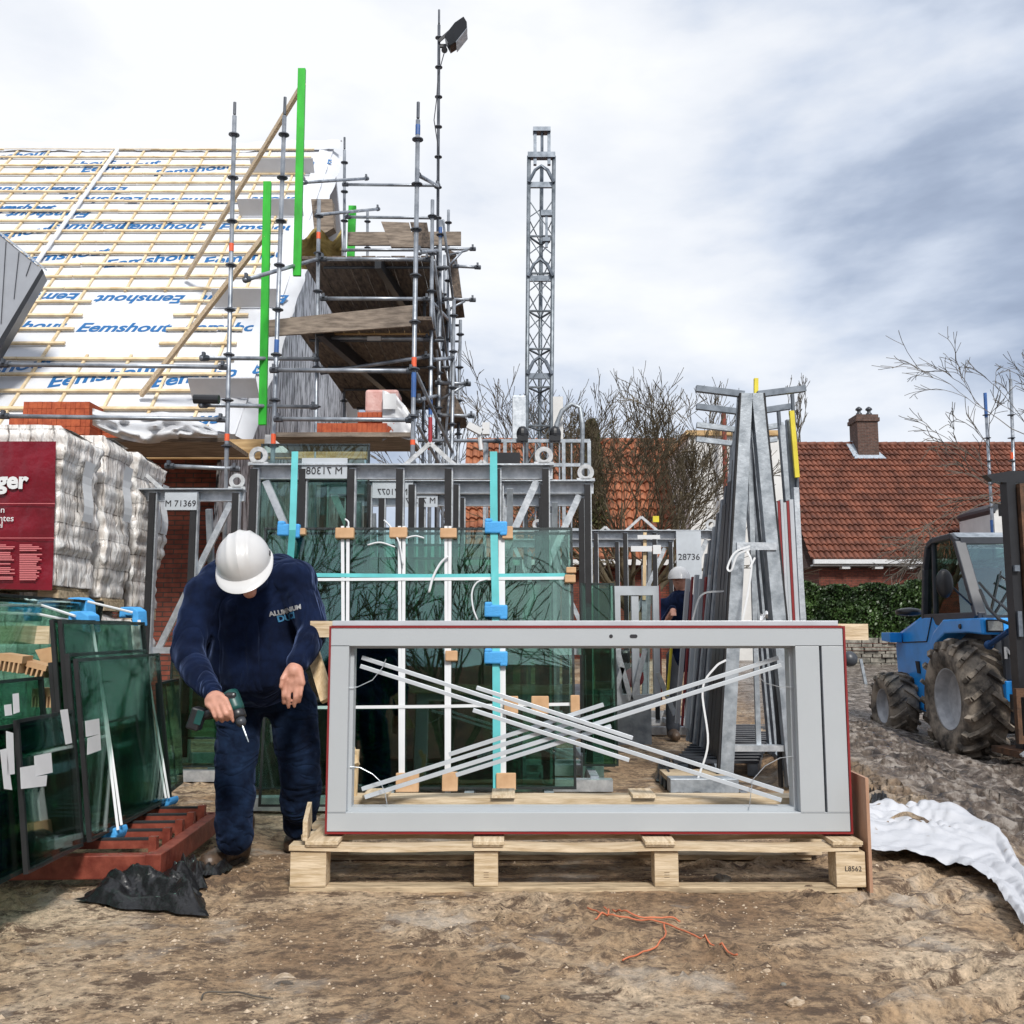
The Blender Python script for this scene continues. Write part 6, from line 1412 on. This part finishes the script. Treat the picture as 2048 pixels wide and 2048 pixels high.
obj('mud_skid',MB().bx(4.86,6.1,9.55,10.1,-.08,-.02),'rust',tl)

# ---------------- people ----------------
def skin_obj(name,mb,m,parent,voxel,smooth=6,disp=0,dscale=.1,disp2=0,label=None):
    o=obj(name,mb,m,parent,smooth=True,label=label)
    r=o.modifiers.new('r','REMESH'); r.mode='VOXEL'; r.voxel_size=voxel; r.use_smooth_shade=True
    s=o.modifiers.new('s','SMOOTH'); s.factor=.5; s.iterations=smooth
    if disp:
        tx=bpy.data.textures.new('folds','CLOUDS'); tx.noise_scale=dscale; tx.noise_depth=2
        d=o.modifiers.new('d','DISPLACE'); d.texture=tx; d.strength=disp; d.mid_level=.5
    if disp2:
        tx=bpy.data.textures.new('creases','MUSGRAVE' if False else 'MARBLE'); tx.noise_scale=.11; tx.turbulence=8; tx.noise_depth=1
        d=o.modifiers.new('d2','DISPLACE'); d.texture=tx; d.strength=disp2; d.mid_level=.5
    return o
pm=T('person','man in navy sweater, blue jeans and white hard hat bending over with a drill','person',G(510,1720,0))
def chain(mb,pts):
    for (a,r1),(b,r2) in zip(pts,pts[1:]): mb.cap(a,b,r1,r2,14)
H=P
HC=H(486,1115,4.42); HU=Vector((-.08,-.66,.75)).normalized(); HF=Vector((.16,-.74,-.66)); HF=(HF-HU*HF.dot(HU)).normalized(); HS=HF.cross(HU).normalized()
HR=Matrix((HS,HF,HU)).transposed()
shL,shR=H(414,1186,4.74),H(588,1158,4.74); elL,wrL=H(374,1308,4.62),H(424,1388,4.38); elR,wrR=H(628,1262,4.66),H(592,1330,4.46)
hipL,knL,anL=H(479,1408,4.98),H(470,1550,4.86),H(470,1668,4.78); hipR,knR,anR=H(586,1404,5.02),H(601,1548,5.0),H(598,1650,5.12)
# continuous body
b=MB()
b.ell(HC-HU*.015,(.078,.098,.105),HR,20,16)                       # cranium
b.ell(HC-HU*.085+HF*.028,(.062,.074,.080),HR,16,12)              # face, jaw
b.ell(HC-HU*.150+HF*.066,(.032,.032,.028),HR,12,8)               # chin
b.cap(HC-HU*.045+HF*.098,HC-HU*.075+HF*.112,.010,.015,10)        # nose
b.ell(HC-HU*.098+HF*.090,(.026,.010,.007),HR,12,8); b.ell(HC-HU*.104+HF*.088,(.022,.010,.007),HR,12,8)
for s in (-1,1):
    b.ell(HC-HU*.065+HF*-.005+HS*s*.080,(.012,.022,.034),HR,10,8); b.ell(HC-HU*.045+HF*.088+HS*s*.032,(.016,.010,.010),HR,10,8)
chest=H(503,1225,4.78); belly=H(510,1320,4.84); pel=H(530,1368,4.98)
b.cap(HC-HU*.10-HF*.03,H(504,1160,4.72),.062,.075,14)
b.ell(chest,(.20,.13,.20)); b.ell(belly,(.21,.16,.19)); b.ell(pel,(.17,.12,.09)); chain(b,[(shL,.06),(chest,.10)]); chain(b,[(shR,.06),(chest,.10)]); b.cap(belly,pel,.15,.10); b.cap(chest,belly,.14,.15)
chain(b,[(shL,.058),(elL,.045),(wrL,.032)]); chain(b,[(shR,.058),(elR,.045),(wrR,.032)])
chain(b,[(hipL,.085),(knL,.055),(anL,.042)]); chain(b,[(hipR,.085),(knR,.055),(anR,.042)]); b.cap(pel,hipL,.09,.08); b.cap(pel,hipR,.09,.08)
# hand with the drill (viewer left): back of the hand up, fingers over the grip
Yh=4.31
def hp(x,y,dy=0): return H(x,y,Yh+dy)
b.cap(wrL,hp(428,1398,.03),.032,.030); b.cap(hp(426,1400,.02),hp(440,1410,-.005),.034,.026); b.cap(hp(432,1392,.02),hp(452,1400,.0),.026,.020); b.cap(hp(420,1402,.02),hp(428,1420,0),.026,.019)
for (k0,k1,k2,r) in (((452,1400,-.03),(461,1420,-.055),(466,1442,-.04),.0105),((444,1408,-.035),(452,1428,-.06),(455,1440,-.03),.0105),((434,1414,-.035),(441,1434,-.055),(444,1443,-.025),.0100),((424,1417,-.03),(430,1434,-.045),(434,1441,-.02),.0090)):
    b.cap(hp(k0[0]-10,k0[1]-8,.0),hp(*k0),r*1.35,r*1.25,10); b.cap(hp(*k0),hp(*k1),r*1.2,r*1.05,10); b.cap(hp(*k1),hp(*k2),r*1.0,r*.85,10)
b.cap(hp(440,1392,.03),hp(458,1392,.045),.015,.012,10); b.cap(hp(458,1392,.045),hp(468,1400,.05),.012,.010,10)
# hanging hand (viewer right)
def rp(x,y,dy=0): return H(x,y,4.43+dy)
b.cap(wrR,rp(588,1342,.0),.034,.036); 
for dx in (-11,-2,7,14): b.cap(rp(587+dx*.7,1340,0),rp(584+dx*1.45,1366,-.012),.022,.016,10)
for (x0_,x1_,x2_,y1_,y2_,r,dy) in ((568,566,567,1390,1407,.0095,0),(580,577,577,1395,1415,.0100,0),(592,590,589,1395,1413,.0098,0),(604,602,599,1389,1404,.0088,0)):
    b.cap(rp(x0_,1366,-.012),rp(x1_,y1_,-.020),r*1.2,r*1.02,10); b.cap(rp(x1_,y1_,-.020),rp(x2_,y2_,.004),r*1.0,r*.85,10)
b.cap(rp(576,1342,.0),rp(565,1358,-.03),.017,.013,10); b.cap(rp(565,1358,-.03),rp(562,1374,-.03),.012,.010,10)
# feet inside the boots
toeL,heelL=G(424,1716,.06),G(481,1697,.06); toeR,heelR=G(586,1680,.06),G(600,1662,.06)
b.cap(anL,heelL,.04,.035); b.cap(heelL,toeL,.035,.028); b.cap(anR,heelR,.04,.035); b.cap(heelR,toeR,.035,.028)
skin_obj('body',b,'skin',pm,.0062,3)
# hair at the nape and sides
h_=MB(); h_.ell(HC-HU*.02-HF*.012,(.086,.098,.095),HR,18,12); hh=skin_obj('hair',h_,mat('grey_brown_hair',(.09,.065,.045),.9,0,var=.3,scale=60),pm,.009,2)
# sweater
s=MB()
s.ell(chest+Vector((0,.02,.01)),(.255,.175,.215)); s.ell(H(505,1185,4.80),(.245,.15,.13)); s.ell(belly+Vector((.0,-.01,0)),(.262,.20,.20)); s.ell(H(524,1358,4.93),(.232,.19,.09)); s.cap(chest,belly,.20,.23); s.cap(belly,H(524,1338,4.93),.215,.185)
s.cap(shL+Vector((-.005,0,-.01)),H(503,1172,4.78),.108,.11); s.cap(shR+Vector((.005,0,-.01)),H(508,1168,4.78),.108,.11); s.cap(HC-HU*.13-HF*.03,H(504,1165,4.76),.073,.10)
chain(s,[(shL,.100),(H(390,1240,4.68),.088),(elL,.078),(H(402,1355,4.47),.068),(wrL+Vector((0,.0,.005)),.052)])
chain(s,[(shR,.096),(H(612,1215,4.70),.084),(elR,.075),(H(612,1300,4.55),.062),(wrR,.050)])
s.cap(H(408,1215,4.78),H(425,1300,4.80),.105,.10); s.cap(H(598,1200,4.80),H(600,1270,4.82),.10,.09); s.cap(H(440,1160,4.78),H(560,1150,4.80),.11,.11)
chain(s,[(H(515,1330,4.78),.14),(H(560,1345,4.85),.12)])
s.cap(wrL+(elL-wrL)*.10,wrL-(elL-wrL)*.02,.050,.047); s.cap(wrR+(elR-wrR)*.12,wrR-(elR-wrR)*.02,.049,.046)
sw_=skin_obj('sweater',s,'sweater',pm,.010,12,.030,.17,.008)
tx_=obj('chest_print',text_mb('ALUMINIUM',.030,frame_mtx(H(566,1221,4.585),(1,0,.22),(-.22,0,1)),off=.0012),'white',pm)
tx2=obj('chest_print',text_mb('DUCI',.042,frame_mtx(H(566,1234,4.585),(1,0,.2),(-.2,0,1)),off=.0015),mat('sky_blue_print',(.10,.36,.62),.6,var=.05),pm)
for o in (tx_,tx2):
    w1=o.modifiers.new('w','SHRINKWRAP'); w1.target=sw_; w1.wrap_method='PROJECT'; w1.use_project_y=True; w1.use_project_x=False; w1.use_project_z=False; w1.use_positive_direction=True; w1.use_negative_direction=True; w1.offset=.004; w1.wrap_mode='ABOVE_SURFACE'
# jeans
j=MB()
j.ell(pel+Vector((0,0,.0)),(.215,.17,.11)); chain(j,[(pel,.14),(hipL,.116),(H(474,1480,4.92),.110),(knL,.098),(H(468,1610,4.80),.092),(Vector((anL.x,anL.y,.20)),.092),(Vector((anL.x,anL.y+.01,.165)),.090)])
chain(j,[(pel,.14),(hipR,.118),(H(594,1485,5.0),.112),(knR,.104),(H(599,1610,5.05),.096),(Vector((anR.x,anR.y,.22)),.090),(Vector((anR.x,anR.y,.165)),.088)])
skin_obj('jeans',j,'jeans',pm,.010,8,.022,.12,.010)
for (toe,heel,n_) in ((toeL,heelL,'left'),(toeR,heelR,'right')):
    bo=MB(); d=(toe-heel); d.z=0; d.normalize(); sd=Vector((-d.y,d.x,0)); h0=Vector((heel.x,heel.y,0)); t0=h0+d*.235
    bo.cap(h0+Vector((0,0,.055)),t0+Vector((0,0,.045)),.052,.047); bo.cap(t0-d*.07+Vector((0,0,.048)),t0+Vector((0,0,.044)),.056,.050); bo.cap(h0+Vector((0,0,.05)),h0-d*.01+Vector((0,0,.19)),.052,.062); bo.cap(t0-d*.12+Vector((0,0,.07)),h0+Vector((0,0,.15)),.045,.055)
    bt_=skin_obj('boot',bo,'leather',pm,.008,4,.008,.05)
    so=MB(); pr_=[]
    for k in range(20):
        a=2*math.pi*k/20; L=(.175 if math.cos(a)>0 else .15); pr_.append(h0+d*.10+d*L*math.cos(a)*(1)+sd*.058*math.sin(a)*(1.05 if math.cos(a)>0 else .92)+Vector((0,0,.008)))
    so.prism(pr_,(0,0,.024)); obj('sole',so,'sole',bt_,bevel=.004)
    la=MB()
    for k in range(4): q=t0-d*(.07+.028*k)+Vector((0,0,.098+.020*k)); la.tube(q-sd*.028,q+sd*.028,.004,n=5)
    obj('laces',la,'black',bt_)
# hard hat
hc=HC-HU*.012
def shell(u,v):
    th=2*math.pi*u; ph=v*math.pi*.53; lx=math.sin(ph)*math.sin(th); lf_=math.sin(ph)*math.cos(th); lu=math.cos(ph)
    x=lx*.121; f=lf_*(.146 if lf_>0 else .140); z=lu*.128
    top=max(0,lu-.25)/.75
    ridge=.0055*(math.exp(-((lx*.121)/.012)**2)+.8*math.exp(-((abs(lx*.121)-.045)/.008)**2))*min(1,top*2.5)
    k=1+ridge/.12
    return hc+HR@Vector((x*k,f*k,z*k))
hat=obj('hard_hat',MB().grid(shell,64,30),'helmet',pm,smooth=True)
def brim(u,v):
    th=2*math.pi*u; c_=math.cos(th); s_=math.sin(th); base=math.pi*.53; fr=max(0,c_)
    rx=.121*math.sin(base); rf=.146*math.sin(base) if c_>0 else .140*math.sin(base)
    ext=(.012+.050*fr**1.6)*v
    return hc+HR@Vector((s_*(rx+ext*.75),c_*(rf+ext),.128*math.cos(base)-.004*v-.012*v*fr+ (-.0 if v<1 else -.006)))
obj('brim',MB().grid(brim,64,5),'helmet',hat,smooth=True)
for s_ in (-1,1): obj('strap_slot',MB().box(hc+HR@Vector((s_*.118,0,.012)),(.012,.03,.012),HR),'ink',hat)
# drill, held
dr_=T('cordless_drill','dark green and black cordless drill held pointing down by the man','drill',hp(470,1400))
m0,m1=hp(459,1383,.03),hp(479,1436,-.02)
ax=(m1-m0).normalized()
obj('motor_body',MB().lathe([(.020,0),(.034,.008),(.037,.03),(.037,.09),(.030,.105)],m0,ax,18),'teal',dr_,smooth=True)
obj('gear_collar',MB().lathe([(.031,.104),(.033,.11),(.032,.135),(.024,.14)],m0,ax,18),'black',dr_,smooth=True)
q=m0+ax*.14; obj('chuck',MB().lathe([(.022,0),(.022,.02),(.014,.034)],q,ax,14),'charcoal',dr_,smooth=True)
obj('drill_bit',MB().tube(q+ax*.03,q+ax*.085,.0045,.004,n=8).tube(q+ax*.085,q+ax*.115,.003,.002,n=6),'galv',dr_)
g0_,g1_=hp(466,1412,.01),hp(404,1432,.02)
obj('grip',MB().cap(g0_,g1_,.021,.019,12),'black',dr_,smooth=True); obj('rubber_back',MB().box(hp(462,1396,.0),(.05,.045,.05)),'black',dr_,bevel=.012)
rot=Matrix.Rotation(.3,3,'Y'); bt2=obj('battery',MB().box(hp(394,1437,.02),(.055,.075,.095),rot),'black',dr_,bevel=.008); obj('battery_stripe',MB().box(hp(398,1435,-.018),(.03,.006,.06),rot),'teal',bt2); 
# second person far behind
p2=T('person','second worker in dark clothes and white hard hat behind the far racks','person',(P(1362,1300,10.3).x,10.3,0))
def q_(x,y,dy=0): return P(x,y,10.3+dy)
b=MB(); hd=q_(1360,1160); b.ell(hd,(.078,.095,.115),None,16,12); b.ell(hd+Vector((-.05,-.07,-.02)),(.02,.03,.02)); b.cap(hd,hd+Vector((.03,.03,-.2)),.05,.06)
sh1,sh2=hd+Vector((-.17,.03,-.27)),hd+Vector((.20,.03,-.25)); hip=hd+Vector((.06,.1,-.80)); b.cap(sh1,sh2,.06,.06); b.cap((sh1+sh2)/2,hip,.13,.14)
hd1=q_(1346,1222,-.25); b.cap(sh1,sh1+Vector((-.06,-.05,-.28)),.05,.04); b.cap(sh1+Vector((-.06,-.05,-.28)),hd1,.04,.03); b.cap(hd1,hd1+Vector((-.02,-.04,-.02)),.035,.025)
for i in range(4): b.cap(hd1+Vector((-.03+.018*i,-.05,-.02)),hd1+Vector((-.035+.018*i,-.09,-.05)),.009,.007,8)
b.cap(hd1,hd1+Vector((.02,-.06,.01)),.011,.009,8)
for s in (-.1,.1): b.cap(hip+Vector((s,0,0)),hip+Vector((s*1.4,.0,-.42)),.08,.06); b.cap(hip+Vector((s*1.4,0,-.42)),Vector((hip.x+s*1.5,hip.y,.1)),.06,.045); b.cap(Vector((hip.x+s*1.5,hip.y,.06)),Vector((hip.x+s*1.5,hip.y-.18,.05)),.045,.04)
skin_obj('body',b,'skin',p2,.012,3)
s=MB(); s.cap(sh1,sh2,.085,.085); s.cap((sh1+sh2)/2,hip,.17,.17); s.cap(sh1,sh1+Vector((-.06,-.05,-.28)),.075,.062); s.cap(sh1+Vector((-.06,-.05,-.28)),hd1+Vector((.0,.04,.02)),.06,.045); s.cap(sh2,sh2+Vector((.05,.0,-.3)),.075,.06); skin_obj('jacket',s,'sweater',p2,.018,4,.02,.1)
s=MB()
for k in (-.1,.1): s.cap(hip+Vector((k,0,0)),hip+Vector((k*1.4,.0,-.42)),.105,.085); s.cap(hip+Vector((k*1.4,0,-.42)),Vector((hip.x+k*1.5,hip.y,.12)),.085,.075)
skin_obj('trousers',s,'charcoal',p2,.02,4,.02,.1)
for k in (-.15,.15):
    bo=MB().cap((hip.x+k,hip.y+.03,.07),(hip.x+k,hip.y-.17,.055),.065,.055).cap((hip.x+k,hip.y+.02,.07),(hip.x+k,hip.y+.02,.22),.065,.07); skin_obj('boot',bo,'leather',p2,.015,3)
def sh2f(u,v): th=2*math.pi*u; ph=v*math.pi*.53; return hd+Vector((-.01,0,.02))+Vector((.115*math.sin(ph)*math.cos(th),.135*math.sin(ph)*math.sin(th)-.02*max(0,-math.sin(th))*v**6,.125*math.cos(ph)))
obj('hard_hat',MB().grid(sh2f,32,16),'helmet',p2,smooth=True)
